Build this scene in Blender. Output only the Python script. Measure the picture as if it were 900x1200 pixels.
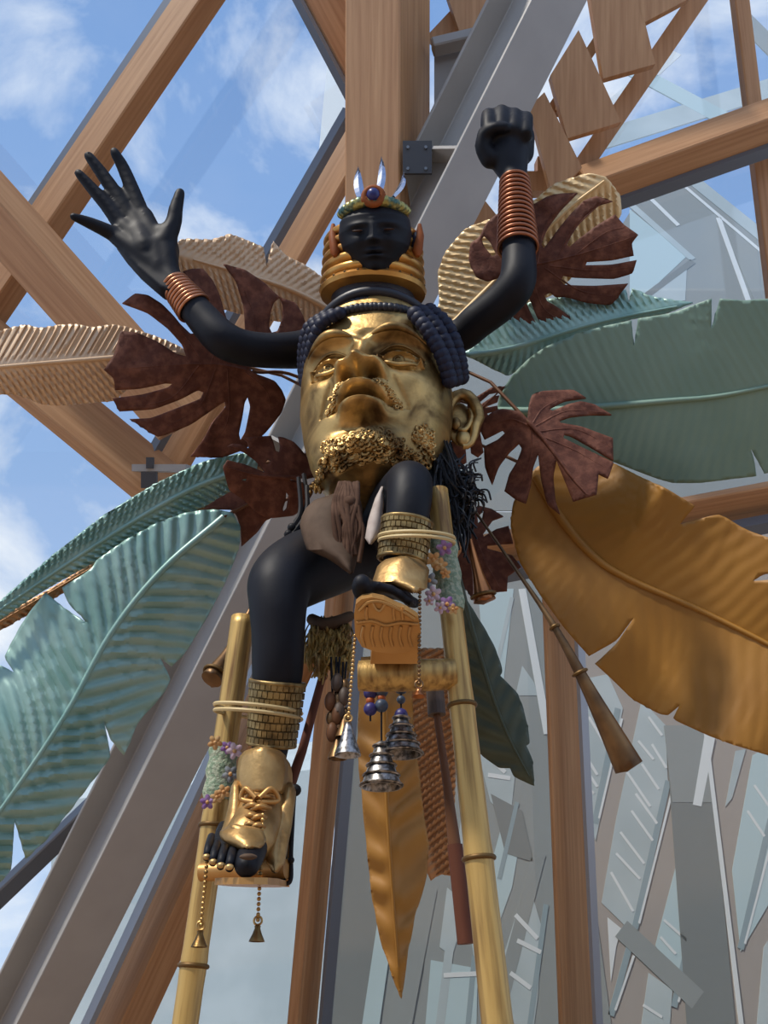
import bpy, bmesh, math, random
import numpy as np
from mathutils import Vector, Matrix, noise
from mathutils.geometry import delaunay_2d_cdt

for o in list(bpy.data.objects):
    bpy.data.objects.remove(o, do_unlink=True)
scene = bpy.context.scene
col = scene.collection

# ---------------------------------------------------------------- camera
FPX = 1100.0                      # focal length in pixels of the 900 x 1200 frame
PITCH = math.radians(30)
CAM = Vector((0, 0, 1.6))
FWD = Vector((0, math.cos(PITCH), math.sin(PITCH)))
UPV = Vector((0, -math.sin(PITCH), math.cos(PITCH)))
RGT = Vector((1, 0, 0))
cd = bpy.data.cameras.new('camera')
cd.sensor_fit = 'VERTICAL'
cd.sensor_height = 36
cd.lens = 36 * FPX / 1200
cd.clip_end = 500
cam = bpy.data.objects.new('camera', cd)
cam.location = CAM
cam.rotation_euler = (math.pi / 2 + PITCH, 0, 0)
col.objects.link(cam)
scene.camera = cam

# ---------------------------------------------------------------- sky
world = bpy.data.worlds.new('sky')
scene.world = world
world.use_nodes = True
nt = world.node_tree
nt.nodes.clear()
N = nt.nodes.new
L = nt.links.new
tc = N('ShaderNodeTexCoord')
sep = N('ShaderNodeSeparateXYZ')
L(tc.outputs['Generated'], sep.inputs[0])
grad = N('ShaderNodeValToRGB')
grad.color_ramp.elements[0].position = 0.0
grad.color_ramp.elements[0].color = (0.45, 0.62, 0.90, 1)
grad.color_ramp.elements[1].position = 0.85
grad.color_ramp.elements[1].color = (0.17, 0.31, 0.62, 1)
L(sep.outputs['Z'], grad.inputs[0])
mp = N('ShaderNodeMapping')
mp.inputs['Scale'].default_value = (1.0, 1.0, 1.5)
mp.inputs['Location'].default_value = (3.1, 1.7, 0.4)
L(tc.outputs['Generated'], mp.inputs[0])
nz = N('ShaderNodeTexNoise')
nz.inputs['Scale'].default_value = 4.2
nz.inputs['Detail'].default_value = 8
nz.inputs['Roughness'].default_value = 0.58
nz.inputs['Distortion'].default_value = 0.35
L(mp.outputs[0], nz.inputs['Vector'])
cr = N('ShaderNodeValToRGB')
cr.color_ramp.elements[0].position = 0.47
cr.color_ramp.elements[0].color = (0, 0, 0, 1)
cr.color_ramp.elements[1].position = 0.70
cr.color_ramp.elements[1].color = (1, 1, 1, 1)
L(nz.outputs['Fac'], cr.inputs[0])
mx = N('ShaderNodeMixRGB')
mx.inputs['Color2'].default_value = (0.92, 0.94, 0.98, 1)
L(cr.outputs[0], mx.inputs['Fac'])
L(grad.outputs[0], mx.inputs['Color1'])
bg = N('ShaderNodeBackground')
bg.inputs['Strength'].default_value = 1.0
L(mx.outputs[0], bg.inputs['Color'])
wo = N('ShaderNodeOutputWorld')
L(bg.outputs[0], wo.inputs['Surface'])

# ---------------------------------------------------------------- sun, high in the open sky behind the viewer
sd = bpy.data.lights.new('sun_offscreen', 'SUN')
sd.energy = 3.2
sd.angle = math.radians(4)
sd.color = (1.0, 0.93, 0.82)
sun = bpy.data.objects.new('sun_offscreen', sd)
sun.rotation_euler = Vector((0.46, 0.36, -0.81)).to_track_quat('-Z', 'Y').to_euler()
sun.location = (-6, -6, 14)
col.objects.link(sun)

vs = scene.view_settings
vs.view_transform = 'Standard'
vs.look = 'None'
vs.gamma = 1
vs.use_curve_mapping = False
vs.exposure = 0.22

# ---------------------------------------------------------------- placing
def ray(x, y):
    return FWD + RGT * ((x - 450) / FPX) + UPV * ((600 - y) / FPX)

def P(x, y, Y):
    """world point on the upright plane at distance Y in front of the viewer's feet"""
    r = ray(x, y)
    return CAM + r * (Y / r.y)

def Q(x, y, D):
    """world point at depth D along the viewing axis (the facade leans this way)"""
    return CAM + ray(x, y) * D

def mpp(p):
    """metres per pixel at a world point"""
    return (p - CAM).dot(FWD) / FPX

# ---------------------------------------------------------------- objects
def link(name, me, mat=None, parent=None, loc=None, matrix=None, smooth=False):
    o = bpy.data.objects.new(name, me)
    col.objects.link(o)
    if mat is not None and not me.materials:
        me.materials.append(mat)
    if parent is not None:
        o.parent = parent
    if matrix is not None:
        o.matrix_world = matrix
    elif loc is not None:
        o.location = loc
    if smooth:
        for p in me.polygons:
            p.use_smooth = True
    return o

def tag(o, label=None, cat=None, group=None, kind=None):
    if label: o['label'] = label
    if cat: o['category'] = cat
    if group: o['group'] = group
    if kind: o['kind'] = kind
    return o

class G:
    """collects shapes in world coordinates, built as ONE mesh"""
    def __init__(s):
        s.v = []; s.f = []
    def add(s, vf):
        v, f = vf
        n = len(s.v)
        s.v += [Vector(q) for q in v]
        s.f += [tuple(i + n for i in q) for q in f]
        return s
    def mesh(s, name, base=Vector((0, 0, 0))):
        me = bpy.data.meshes.new(name)
        me.from_pydata([tuple(q - base) for q in s.v], [], s.f)
        me.update()
        bm = bmesh.new(); bm.from_mesh(me)
        bmesh.ops.recalc_face_normals(bm, faces=bm.faces)
        bm.to_mesh(me); bm.free()
        return me

class Thing:
    """an Empty at the base of a thing; parts are meshes below it"""
    def __init__(s, name, label, cat, base, group=None, kind=None):
        s.base = Vector(base)
        s.o = bpy.data.objects.new(name, None)
        s.o.empty_display_size = 0.1
        col.objects.link(s.o)
        s.o.location = s.base
        tag(s.o, label, cat, group, kind)
    def part(s, name, g, mat, parent=None, smooth=True, label=None, kind=None):
        if isinstance(g, tuple):
            g = G().add(g)
        me = g.mesh(name, s.base)
        if smooth:
            for q in me.polygons: q.use_smooth = True
            me.set_sharp_from_angle(angle=math.radians(55))
        o = link(name, me, mat, parent or s.o)
        tag(o, label, None, None, kind)
        return o

def single(name, g, mat, label, cat, group=None, kind=None, smooth=True):
    if isinstance(g, tuple):
        g = G().add(g)
    c = sum(g.v, Vector()) / len(g.v)
    c.z = min(q.z for q in g.v)
    o = link(name, g.mesh(name, c), mat, loc=c, smooth=smooth)
    return tag(o, label, cat, group, kind)

# ---------------------------------------------------------------- shapes
def frame(ax):
    ax = ax.normalized()
    h = Vector((0, 0, 1)) if abs(ax.z) < 0.9 else Vector((1, 0, 0))
    u = ax.cross(h).normalized()
    return u, ax.cross(u).normalized()

def tube(pts, rad, n=12, caps=True, closed=False):
    pts = [Vector(p) for p in pts]
    m = len(pts)
    if not isinstance(rad, (list, tuple)):
        rad = [rad] * m
    v = []; f = []
    t0 = (pts[1] - pts[0]).normalized()
    u, w = frame(t0)
    for i, p in enumerate(pts):
        if closed:
            t = pts[(i + 1) % m] - pts[i - 1]
        else:
            t = pts[min(i + 1, m - 1)] - pts[max(i - 1, 0)]
        t.normalize()
        u = (u - t * u.dot(t)).normalized()
        w = t.cross(u)
        for k in range(n):
            a = 2 * math.pi * k / n
            v.append(p + (u * math.cos(a) + w * math.sin(a)) * rad[i])
    for i in range(m if closed else m - 1):
        j = (i + 1) % m
        for k in range(n):
            k2 = (k + 1) % n
            f.append((i * n + k, i * n + k2, j * n + k2, j * n + k))
    if caps and not closed:
        f.append(tuple(range(n - 1, -1, -1)))
        f.append(tuple((m - 1) * n + k for k in range(n)))
    return v, f

def spline(pts, n=8):
    """Catmull-Rom through tuples of any length"""
    a = [np.array(p, float) for p in pts]
    a = [2 * a[0] - a[1]] + a + [2 * a[-1] - a[-2]]
    out = []
    for i in range(1, len(a) - 2):
        for k in range(n):
            t = k / n
            out.append(0.5 * (2 * a[i] + (a[i + 1] - a[i - 1]) * t + (2 * a[i - 1] - 5 * a[i] + 4 * a[i + 1] - a[i + 2]) * t * t
                              + (3 * a[i] - a[i - 1] - 3 * a[i + 1] + a[i + 2]) * t ** 3))
    out.append(a[-2])
    return out

def limb(spec, n=20, steps=6, dome=True):
    """spec: (x, y, Y, radius in pixels) along a limb"""
    s = spline(spec, steps)
    pts = [P(q[0], q[1], q[2]) for q in s]
    rad = [q[3] * mpp(p) for q, p in zip(s, pts)]
    if dome:
        for end in (0, -1):
            p = pts[end]; r = rad[end]
            d = (p - pts[1 if end == 0 else -2]).normalized()
            ext = [(p + d * r * math.sin(a), r * math.cos(a)) for a in (0.5, 0.95, 1.3)]
            if end == 0:
                pts = [e[0] for e in ext[::-1]] + pts; rad = [e[1] for e in ext[::-1]] + rad
            else:
                pts = pts + [e[0] for e in ext]; rad = rad + [e[1] for e in ext]
    return tube(pts, rad, n)

def wire(spec, r, n=6, steps=6):
    """thin rod through (x, y, Y) with radius in metres"""
    s = spline(spec, steps) if len(spec) > 2 else spec
    return tube([P(*q[:3]) for q in s], r, n)

def torus(c, ax, R, r, n=28, m=8):
    u, w = frame(ax)
    return tube([c + (u * math.cos(2 * math.pi * i / n) + w * math.sin(2 * math.pi * i / n)) * R for i in range(n)], r, m, closed=True)

def ball(c, r, n=10, m=7, sc=(1, 1, 1), rot=None):
    v = []; f = []
    for i in range(m + 1):
        a = math.pi * i / m
        for k in range(n):
            b = 2 * math.pi * k / n
            q = Vector((math.sin(a) * math.cos(b) * sc[0], math.sin(a) * math.sin(b) * sc[1], math.cos(a) * sc[2])) * r
            if rot: q = rot @ q
            v.append(c + q)
    for i in range(m):
        for k in range(n):
            f.append((i * n + k, (i + 1) * n + k, (i + 1) * n + (k + 1) % n, i * n + (k + 1) % n))
    return v, f

def lathe(c, ax, prof, n=28, sx=1.0, side=None):
    """profile of (radius, height) about axis ax from point c"""
    ax = ax.normalized()
    u, w = frame(ax)
    if side is not None:
        u = (side - ax * side.dot(ax)).normalized(); w = ax.cross(u)
    v = []; f = []
    for r, h in prof:
        for k in range(n):
            a = 2 * math.pi * k / n
            v.append(c + ax * h + (u * math.cos(a) * sx + w * math.sin(a)) * r)
    for i in range(len(prof) - 1):
        for k in range(n):
            f.append((i * n + k, i * n + (k + 1) % n, (i + 1) * n + (k + 1) % n, (i + 1) * n + k))
    f.append(tuple(range(n))); f.append(tuple((len(prof) - 1) * n + k for k in range(n)))
    return v, f

def prism(pts_front, off):
    """closed polygon of world points, given thickness along off"""
    n = len(pts_front)
    v = list(pts_front) + [p + off for p in pts_front]
    f = [tuple(range(n)), tuple(range(2 * n - 1, n - 1, -1))]
    f += [(i, i + n, (i + 1) % n + n, (i + 1) % n) for i in range(n)]
    return v, f

def boxm(c, sx, sy, sz, R=None):
    v = []
    for dx in (-1, 1):
        for dy in (-1, 1):
            for dz in (-1, 1):
                q = Vector((dx * sx / 2, dy * sy / 2, dz * sz / 2))
                v.append(c + (R @ q if R else q))
    return v, [(0, 1, 3, 2), (4, 6, 7, 5), (0, 4, 5, 1), (2, 3, 7, 6), (0, 2, 6, 4), (1, 5, 7, 3)]

def facing(p):
    """rotation whose Y points away from the viewer's side, X right, Z up, for a thing that fronts the room"""
    d = (p - CAM); d.z = 0; d.normalize()
    x = d.cross(Vector((0, 0, 1))).normalized()
    return Matrix((x, d, Vector((0, 0, 1)))).transposed()

# ---------------------------------------------------------------- materials
def mat(name, colr, rough=0.5, metal=0.0, col2=None, scale=8, detail=6, lo=0.4, hi=0.65, bump=0.0, bscale=None, stretch=(1, 1, 1),
        dist=0.0, spec=0.5, coat=0.0, rough2=None, coords='Object'):
    m = bpy.data.materials.new(name)
    m.use_nodes = True
    t = m.node_tree
    b = t.nodes['Principled BSDF']
    b.inputs['Base Color'].default_value = (*colr, 1)
    b.inputs['Roughness'].default_value = rough
    b.inputs['Metallic'].default_value = metal
    b.inputs['Specular IOR Level'].default_value = spec
    b.inputs['Coat Weight'].default_value = coat
    if col2 or bump:
        tcn = t.nodes.new('ShaderNodeTexCoord')
        mpn = t.nodes.new('ShaderNodeMapping')
        mpn.inputs['Scale'].default_value = stretch
        t.links.new(tcn.outputs[coords], mpn.inputs[0])
        nn = t.nodes.new('ShaderNodeTexNoise')
        nn.inputs['Scale'].default_value = scale
        nn.inputs['Detail'].default_value = detail
        nn.inputs['Distortion'].default_value = dist
        t.links.new(mpn.outputs[0], nn.inputs['Vector'])
    if col2:
        r = t.nodes.new('ShaderNodeValToRGB')
        r.color_ramp.elements[0].position = lo
        r.color_ramp.elements[0].color = (*colr, 1)
        r.color_ramp.elements[1].position = hi
        r.color_ramp.elements[1].color = (*col2, 1)
        t.links.new(nn.outputs['Fac'], r.inputs[0])
        t.links.new(r.outputs[0], b.inputs['Base Color'])
        if rough2 is not None:
            q = t.nodes.new('ShaderNodeMapRange')
            q.inputs['From Min'].default_value = lo; q.inputs['From Max'].default_value = hi
            q.inputs['To Min'].default_value = rough; q.inputs['To Max'].default_value = rough2
            t.links.new(nn.outputs['Fac'], q.inputs[0])
            t.links.new(q.outputs[0], b.inputs['Roughness'])
    if bump:
        n2 = t.nodes.new('ShaderNodeTexNoise')
        n2.inputs['Scale'].default_value = bscale or scale * 4
        n2.inputs['Detail'].default_value = 4
        t.links.new(mpn.outputs[0], n2.inputs['Vector'])
        bp = t.nodes.new('ShaderNodeBump')
        bp.inputs['Strength'].default_value = bump
        bp.inputs['Distance'].default_value = 0.02
        t.links.new(n2.outputs['Fac'], bp.inputs['Height'])
        t.links.new(bp.outputs[0], b.inputs['Normal'])
    return m

M = {}
M['timber'] = mat('timber', (0.37, 0.18, 0.075), 0.55, col2=(0.51, 0.28, 0.13), scale=3.0, stretch=(9, 9, 0.35), lo=0.3, hi=0.7, bump=0.08, bscale=6)
M['plank'] = mat('plank_timber', (0.37, 0.18, 0.075), 0.55, col2=(0.51, 0.28, 0.13), scale=3.0, stretch=(9, 0.5, 0.5), lo=0.3, hi=0.7)
M['steel'] = mat('painted_steel', (0.30, 0.287, 0.27), 0.45, 0.0, col2=(0.335, 0.32, 0.30), scale=2)
M['strip'] = mat('glazing_strip', (0.16, 0.18, 0.21), 0.35, 0.3)
M['strip_pale'] = mat('pale_glazing_strip', (0.36, 0.39, 0.43), 0.35, 0.2)
M['bracket'] = mat('bracket_metal', (0.07, 0.07, 0.075), 0.5, 0.6)
M['white'] = mat('white_paint', (0.75, 0.75, 0.73), 0.6)
M['floor'] = mat('floor_boards', (0.30, 0.19, 0.11), 0.45, col2=(0.38, 0.25, 0.15), scale=2, stretch=(1, 8, 1))
M['paving'] = mat('paving', (0.42, 0.42, 0.41), 0.8, col2=(0.48, 0.48, 0.47), scale=3)

M['black'] = mat('black_mannequin', (0.005, 0.0055, 0.009), 0.55, 0.0, col2=(0.008, 0.0085, 0.013), scale=6, spec=0.22)
M['gold'] = mat('aged_gold', (0.56, 0.36, 0.135), 0.43, 0.92, col2=(0.11, 0.06, 0.022), scale=6, lo=0.40, hi=0.68, dist=1.2, bump=0.12, bscale=40, rough2=0.5)
M['gold_dark'] = mat('dark_gold', (0.30, 0.18, 0.06), 0.42, 0.9, col2=(0.075, 0.04, 0.014), scale=14, lo=0.42, hi=0.66, bump=0.1, bscale=80)
M['collar'] = mat('collar_gold', (0.62, 0.33, 0.085), 0.36, 0.75, col2=(0.40, 0.18, 0.045), scale=9, lo=0.4, hi=0.75)
M['bamboo'] = mat('gilded_bamboo', (0.56, 0.36, 0.115), 0.42, 0.5, col2=(0.17, 0.085, 0.026), scale=4, stretch=(12, 12, 0.7), lo=0.42, hi=0.72, bump=0.1, bscale=12)
M['node'] = mat('bamboo_node', (0.14, 0.08, 0.025), 0.5, 0.6)
M['boot_gold'] = mat('boot_gold', (0.52, 0.33, 0.13), 0.42, 0.75, col2=(0.30, 0.17, 0.06), scale=10, lo=0.4, hi=0.7, bump=0.1, bscale=60)
M['guard'] = mat('gilt_guard_plate', (0.36, 0.25, 0.10), 0.42, 0.8, col2=(0.15, 0.10, 0.042), scale=25, lo=0.4, hi=0.65)
M['copper'] = mat('copper_wire', (0.50, 0.22, 0.12), 0.32, 0.9)
M['copper_dark'] = mat('brown_copper_wire', (0.33, 0.13, 0.07), 0.36, 0.85)
M['navy'] = mat('navy_bead', (0.006, 0.008, 0.026), 0.55, 0.0, spec=0.35)
M['darkbead'] = mat('dark_bead', (0.010, 0.010, 0.016), 0.45)
M['rust'] = mat('rust_leaf', (0.10, 0.036, 0.023), 0.65, 0.1, spec=0.2, col2=(0.20, 0.08, 0.05), scale=26, detail=10, lo=0.42, hi=0.72, bump=0.12, bscale=90)
M['teal'] = mat('teal_leaf', (0.20, 0.36, 0.32), 0.42, 0.3, col2=(0.31, 0.46, 0.41), scale=5, lo=0.35, hi=0.7)
M['sage'] = mat('sage_leaf', (0.175, 0.285, 0.23), 0.55, 0.1, col2=(0.205, 0.32, 0.262), scale=4, lo=0.35, hi=0.7)
M['amber'] = mat('amber_leaf', (0.29, 0.13, 0.014), 0.55, 0.05, col2=(0.35, 0.165, 0.02), scale=4, lo=0.35, hi=0.7)
M['peach'] = mat('peach_leaf', (0.62, 0.42, 0.25), 0.42, 0.2, col2=(0.70, 0.50, 0.32), scale=5, lo=0.35, hi=0.7)
M['gold_leaf'] = mat('gold_leaf', (0.70, 0.48, 0.22), 0.38, 0.2, col2=(0.76, 0.55, 0.29), scale=5, lo=0.35, hi=0.7)
M['copper_leaf'] = mat('copper_leaf', (0.40, 0.20, 0.085), 0.42, 0.45, col2=(0.48, 0.26, 0.12), scale=5, lo=0.35, hi=0.7)
M['green_dark'] = mat('dark_green_leaf', (0.045, 0.062, 0.042), 0.48, 0.3, col2=(0.065, 0.085, 0.058), scale=7, lo=0.35, hi=0.7)
M['leather'] = mat('brown_leather', (0.075, 0.047, 0.03), 0.7, col2=(0.11, 0.072, 0.048), scale=12, spec=0.15)
M['cloth'] = mat('knotted_brown_cloth', (0.07, 0.036, 0.022), 0.85, col2=(0.12, 0.066, 0.042), scale=20, spec=0.15)
M['hair'] = mat('black_fringe', (0.008, 0.009, 0.012), 0.6)
M['straw'] = mat('straw', (0.36, 0.25, 0.075), 0.7, col2=(0.17, 0.10, 0.03), scale=30)
M['feather'] = mat('pale_feather', (0.40, 0.33, 0.29), 0.7, col2=(0.50, 0.43, 0.38), scale=20, spec=0.15)
M['horn'] = mat('bronze_horn', (0.22, 0.125, 0.055), 0.42, 0.8, col2=(0.085, 0.05, 0.028), scale=9, lo=0.4, hi=0.7)
M['horn_copper'] = mat('copper_horn', (0.50, 0.20, 0.075), 0.3, 0.9, col2=(0.24, 0.085, 0.035), scale=9, lo=0.4, hi=0.75)
M['silver'] = mat('tarnished_silver', (0.42, 0.40, 0.38), 0.35, 0.95, col2=(0.10, 0.095, 0.09), scale=60, lo=0.42, hi=0.6)
M['steel_blade'] = mat('blue_steel_blade', (0.45, 0.48, 0.58), 0.18, 0.95)
M['orange'] = mat('orange_cord', (0.27, 0.075, 0.018), 0.6, col2=(0.22, 0.065, 0.02), scale=40, spec=0.15)
M['bluegem'] = mat('blue_bead', (0.014, 0.018, 0.13), 0.35)
M['bluebead'] = mat('blue_violet_bead', (0.035, 0.03, 0.16), 0.45)
M['tealbead'] = mat('slate_bead', (0.045, 0.07, 0.12), 0.45)
M['redbead'] = mat('red_orange_bead', (0.42, 0.10, 0.025), 0.5)
M['knit'] = mat('green_knit', (0.19, 0.26, 0.17), 0.85, col2=(0.34, 0.38, 0.27), scale=70, detail=2, lo=0.45, hi=0.55, bump=0.5, bscale=90)
M['purple'] = mat('purple_petal', (0.22, 0.10, 0.30), 0.7, col2=(0.40, 0.26, 0.46), scale=40)
M['lilac'] = mat('lilac_petal', (0.50, 0.36, 0.44), 0.7, col2=(0.62, 0.50, 0.55), scale=40)
M['orange_petal'] = mat('orange_petal', (0.52, 0.24, 0.07), 0.7, col2=(0.60, 0.40, 0.18), scale=40)
M['grey_petal'] = mat('grey_petal', (0.26, 0.28, 0.29), 0.6, col2=(0.10, 0.11, 0.12), scale=40)
M['cord'] = mat('cream_cord', (0.55, 0.42, 0.20), 0.6)
M['black_cord'] = mat('black_cord', (0.012, 0.012, 0.014), 0.5, spec=0.15)
M['sole'] = mat('carved_sole', (0.50, 0.27, 0.085), 0.42, 0.55, col2=(0.36, 0.17, 0.045), scale=6, lo=0.4, hi=0.75)
M['eye_dark'] = mat('eye_inlay', (0.05, 0.022, 0.012), 0.3)
M['rod'] = mat('brown_rod', (0.13, 0.06, 0.03), 0.5, spec=0.15)
M['rod_red'] = mat('red_brown_rod', (0.11, 0.04, 0.024), 0.6, spec=0.15)
M['scale_green'] = mat('green_gold_scale', (0.34, 0.30, 0.10), 0.35, 0.7, col2=(0.06, 0.12, 0.10), scale=30, lo=0.45, hi=0.6)
M['wood_block'] = mat('dark_wood_block', (0.06, 0.038, 0.026), 0.6, col2=(0.10, 0.065, 0.045), scale=20)
M['reflection_wall_pale'] = mat('pale_reflection_wall', (0.40, 0.46, 0.48), 0.5, col2=(0.48, 0.54, 0.56), scale=0.8)  # reflection tones put into plain colour, shared with the street block
M['reflection_grey'] = mat('grey_reflection', (0.205, 0.22, 0.22), 0.5)
M['reflection_mid'] = mat('mid_grey_reflection', (0.28, 0.30, 0.30), 0.5)
M['reflection_tan'] = mat('tan_grey_reflection', (0.36, 0.32, 0.295), 0.55)
M['glint_trim_white'] = mat('white_glint_trim', (0.68, 0.70, 0.71), 0.5)  # white for glints in the glass, also for the cornice
M['reflection_trim_blue'] = mat('blue_grey_reflection_trim', (0.28, 0.35, 0.38), 0.4)
M['reflection_teal'] = mat('pale_teal_reflection', (0.46, 0.57, 0.60), 0.4)

gm = bpy.data.materials.new('window_glass'); gm.use_nodes = True
t = gm.node_tree; t.nodes.clear()
tr = t.nodes.new('ShaderNodeBsdfTransparent'); tr.inputs[0].default_value = (0.97, 0.985, 0.98, 1)
gl = t.nodes.new('ShaderNodeBsdfGlossy'); gl.inputs['Roughness'].default_value = 0.02
fr = t.nodes.new('ShaderNodeFresnel'); fr.inputs[0].default_value = 1.5
ms = t.nodes.new('ShaderNodeMixShader'); ou = t.nodes.new('ShaderNodeOutputMaterial')
t.links.new(fr.outputs[0], ms.inputs[0]); t.links.new(tr.outputs[0], ms.inputs[1]); t.links.new(gl.outputs[0], ms.inputs[2])
t.links.new(ms.outputs[0], ou.inputs[0])
M['glass'] = gm
# ================================================================ the building
fl = G().add(boxm(Vector((0, 2.7, -0.05)), 26, 17.4, 0.1))
tag(link('floor', fl.mesh('floor'), M['floor']), kind='structure')
bw = G().add(boxm(Vector((0, -6.1, 2.2)), 26, 0.2, 4.4))
tag(link('wall_back', bw.mesh('wall_back'), M['white']), kind='structure')
gr = G().add(boxm(Vector((0, 75, -0.25)), 240, 127, 0.1))
tag(link('ground_outside', gr.mesh('ground_outside'), M['paving']), kind='structure')

def beam_axes(p0, p1):
    ax = (p1 - p0).normalized()
    v = ((p0 + p1) / 2 - CAM).normalized()
    u = v.cross(ax).normalized()
    # right of travel as the viewer sees it
    w = u.cross(ax).normalized()
    if w.dot(v) < 0: w = -w
    return ax, u, w

def beam_obj(name, m0, m1, a, b, k, material, parent=None, section=None, bevel=0.012, base=None):
    """m0, m1 = (x, y, depth) ends of the edge that points at the room; faces of a px (left of travel) and b px (right)"""
    p0, p1 = Q(*m0), Q(*m1)
    ax, u, w = beam_axes(p0, p1)
    s = mpp((p0 + p1) / 2)
    a *= s; b *= s
    A = (-a, a * k); B = (b, b / k)
    sec = section or [(0, 0), A, (A[0] + B[0], A[1] + B[1]), B]
    ln = (p1 - p0).length
    v = [(x, y, 0) for x, y in sec] + [(x, y, ln) for x, y in sec]
    n = len(sec)
    f = [tuple(range(n)), tuple(range(2 * n - 1, n - 1, -1))] + [(i, i + n, (i + 1) % n + n, (i + 1) % n) for i in range(n)]
    yv = ax.cross(u)
    if yv.dot(w) < 0:
        v = [(x, -y, z) for x, y, z in v]
    me = G().add((v, f)).mesh(name)
    mw = Matrix((u, yv, ax)).transposed().to_4x4(); mw.translation = p0
    o = link(name, me, material, matrix=mw)
    if bevel:
        md = o.modifiers.new('bevel', 'BEVEL'); md.width = bevel; md.segments = 1; md.limit_method = 'ANGLE'
    if parent is not None:
        bpy.context.view_layer.update()
        o.parent = parent; o.matrix_parent_inverse = parent.matrix_world.inverted()
    return o

def timber(label, m0, m1, a, b, k=1.0, mt='timber', strip=None, cat='beam', name='timber_beam'):
    o = beam_obj(name, m0, m1, a, b, k, M[mt])
    tag(o, label, cat)
    if strip:
        bpy.context.view_layer.update()
        q0, q1, sa, sb, sm = strip
        s = beam_obj('glazing_strip', q0, q1, sa, sb, 1.0, M[sm], parent=o, bevel=0)
    return o

GD = 9.6    # depth of the leaning glass wall
# --- left side roof beams (depths step back so that none runs through another)
timber('timber roof beam with grey glazing strip crossing behind the open black hand',
       (-142, 552, 8.35), (480, -362, 8.35), 26, 25, 1.0, 'timber',
       strip=((-142, 515, 8.45), (446, -362, 8.45), 9, 9, 'strip'))
timber('broad brown timber beam passing just under the open black hand',
       (-230, -20, 7.7), (215, 480, 7.7), 28, 48, 1.1, 'timber')
timber('brown timber beam ending at a steel bracket above the blue-green feather leaf',
       (-300, 195, 8.1), (172, 583, 8.1), 55, 12, 0.7, 'timber')
timber('short timber beam with dark edge meeting the top of the timber column',
       (336, -42, 8.2), (421, 118, 8.2), 70, 5, 0.5, 'timber',
       strip=((329, -42, 8.15), (414, 118, 8.15), 4, 8, 'strip'))
timber('timber beam with grey strip slanting down behind the small black head',
       (185, 592, 8.5), (436, 152, 8.5), 40, 12, 1.0, 'timber',
       strip=((163, 560, 8.4), (410, 128, 8.4), 8, 8, 'strip'))
# bracket at the joint
br = Thing('steel_bracket', 'dark steel bracket holding the end of a brown timber beam', 'bracket', Q(180, 565, 8.0))
def qbox(x0, y0, x1, y1, D, dd):
    c = Q((x0 + x1) / 2, (y0 + y1) / 2, D + dd / 2); s = mpp(c)
    R = Matrix((RGT, FWD, UPV)).transposed()
    return boxm(c, abs(x1 - x0) * s, dd, abs(y1 - y0) * s, R)
br.part('plate', qbox(160, 545, 222, 553, 7.75, 0.30), M['steel'], smooth=False)
br.part('web_plate', qbox(166, 553, 184, 572, 7.75, 0.05), M['bracket'], smooth=False)
br.part('end_plate', qbox(172, 536, 180, 549, 7.72, 0.05), M['bracket'], smooth=False)

# --- timber column
timber('thick vertical timber column rising behind the small black head', (468, 620, 7.3), (469, -260, 7.3), 66, 39, 0.35, 'timber', cat='column', name='timber_column')

# --- big slanting steel I beam
wF, D, tf, th = 0.44, 0.62, 0.035, math.radians(33)
sec = [(-wF / 2, 0), (wF / 2, 0), (wF / 2, tf), (tf / 2, tf), (tf / 2, D - tf), (wF / 2, D - tf), (wF / 2, D), (-wF / 2, D), (-wF / 2, D - tf), (-tf / 2, D - tf), (-tf / 2, tf), (-wF / 2, tf)]
rot = lambda s, t: (s * math.cos(th) - t * math.sin(th), s * math.sin(th) + t * math.cos(th))
ib = beam_obj('steel_beam', (-14, 1330, 7.4), (687, -60, 7.0), 1, 1, 1, M['steel'], section=[rot(*q) for q in sec], bevel=0.006)
tag(ib, 'long grey steel I-beam slanting from the raised fist down past the teal leaf', 'beam')
bpy.context.view_layer.update()
iax = ib.matrix_world
for zz in (5.9, 7.2, 8.45):
    v = []
    for (s, t_) in ((-wF / 2 + .01, tf), (-tf / 2, tf), (-tf / 2, D - tf), (-wF / 2 + .01, D - tf)):
        u, w = rot(s, t_)
        for dz in (0, 0.025):
            v.append((u, w, zz + dz))
    sgn = 1 if min(q.co.y for q in ib.data.vertices) > -0.2 else -1
    v = [Vector((x, y * sgn, z)) for x, y, z in v]
    f = [(0, 2, 4, 6), (1, 7, 5, 3), (0, 1, 3, 2), (2, 3, 5, 4), (4, 5, 7, 6), (6, 7, 1, 0)]
    s = link('stiffener_plate', G().add((v, f)).mesh('stiffener_plate'), M['steel'])
    s.parent = ib

tie = beam_obj('steel_tie', (508, 53, 7.75), (606, 30, 7.75), 10, 14, 1.0, M['steel'])
tag(tie, 'horizontal grey steel tie between the timber column and the slanting steel beam', 'beam')
bpy.context.view_layer.update()
gp = link('gusset_plate', G().add(prism([Q(x, y, 7.95) for x, y in ((509, 56), (590, 36), (520, 190), (509, 200))], FWD * .03)).mesh('gusset_plate'), M['steel'])
gp.parent = tie; gp.matrix_parent_inverse = tie.matrix_world.inverted()
kb = Thing('joint_plate', 'dark metal joint plate on the side of the timber column', 'bracket', Q(490, 200, 7.25))
kb.part('plate', qbox(472, 166, 506, 204, 7.22, 0.04), M['bracket'], smooth=False)
for yy in (172, 197):
    for xx in (478, 499):
        c = Q(xx, yy, 7.2)
        kb.part('bolt', tube([c, c + FWD * 0.03], 0.012, 8), M['strip'], smooth=False)

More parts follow.
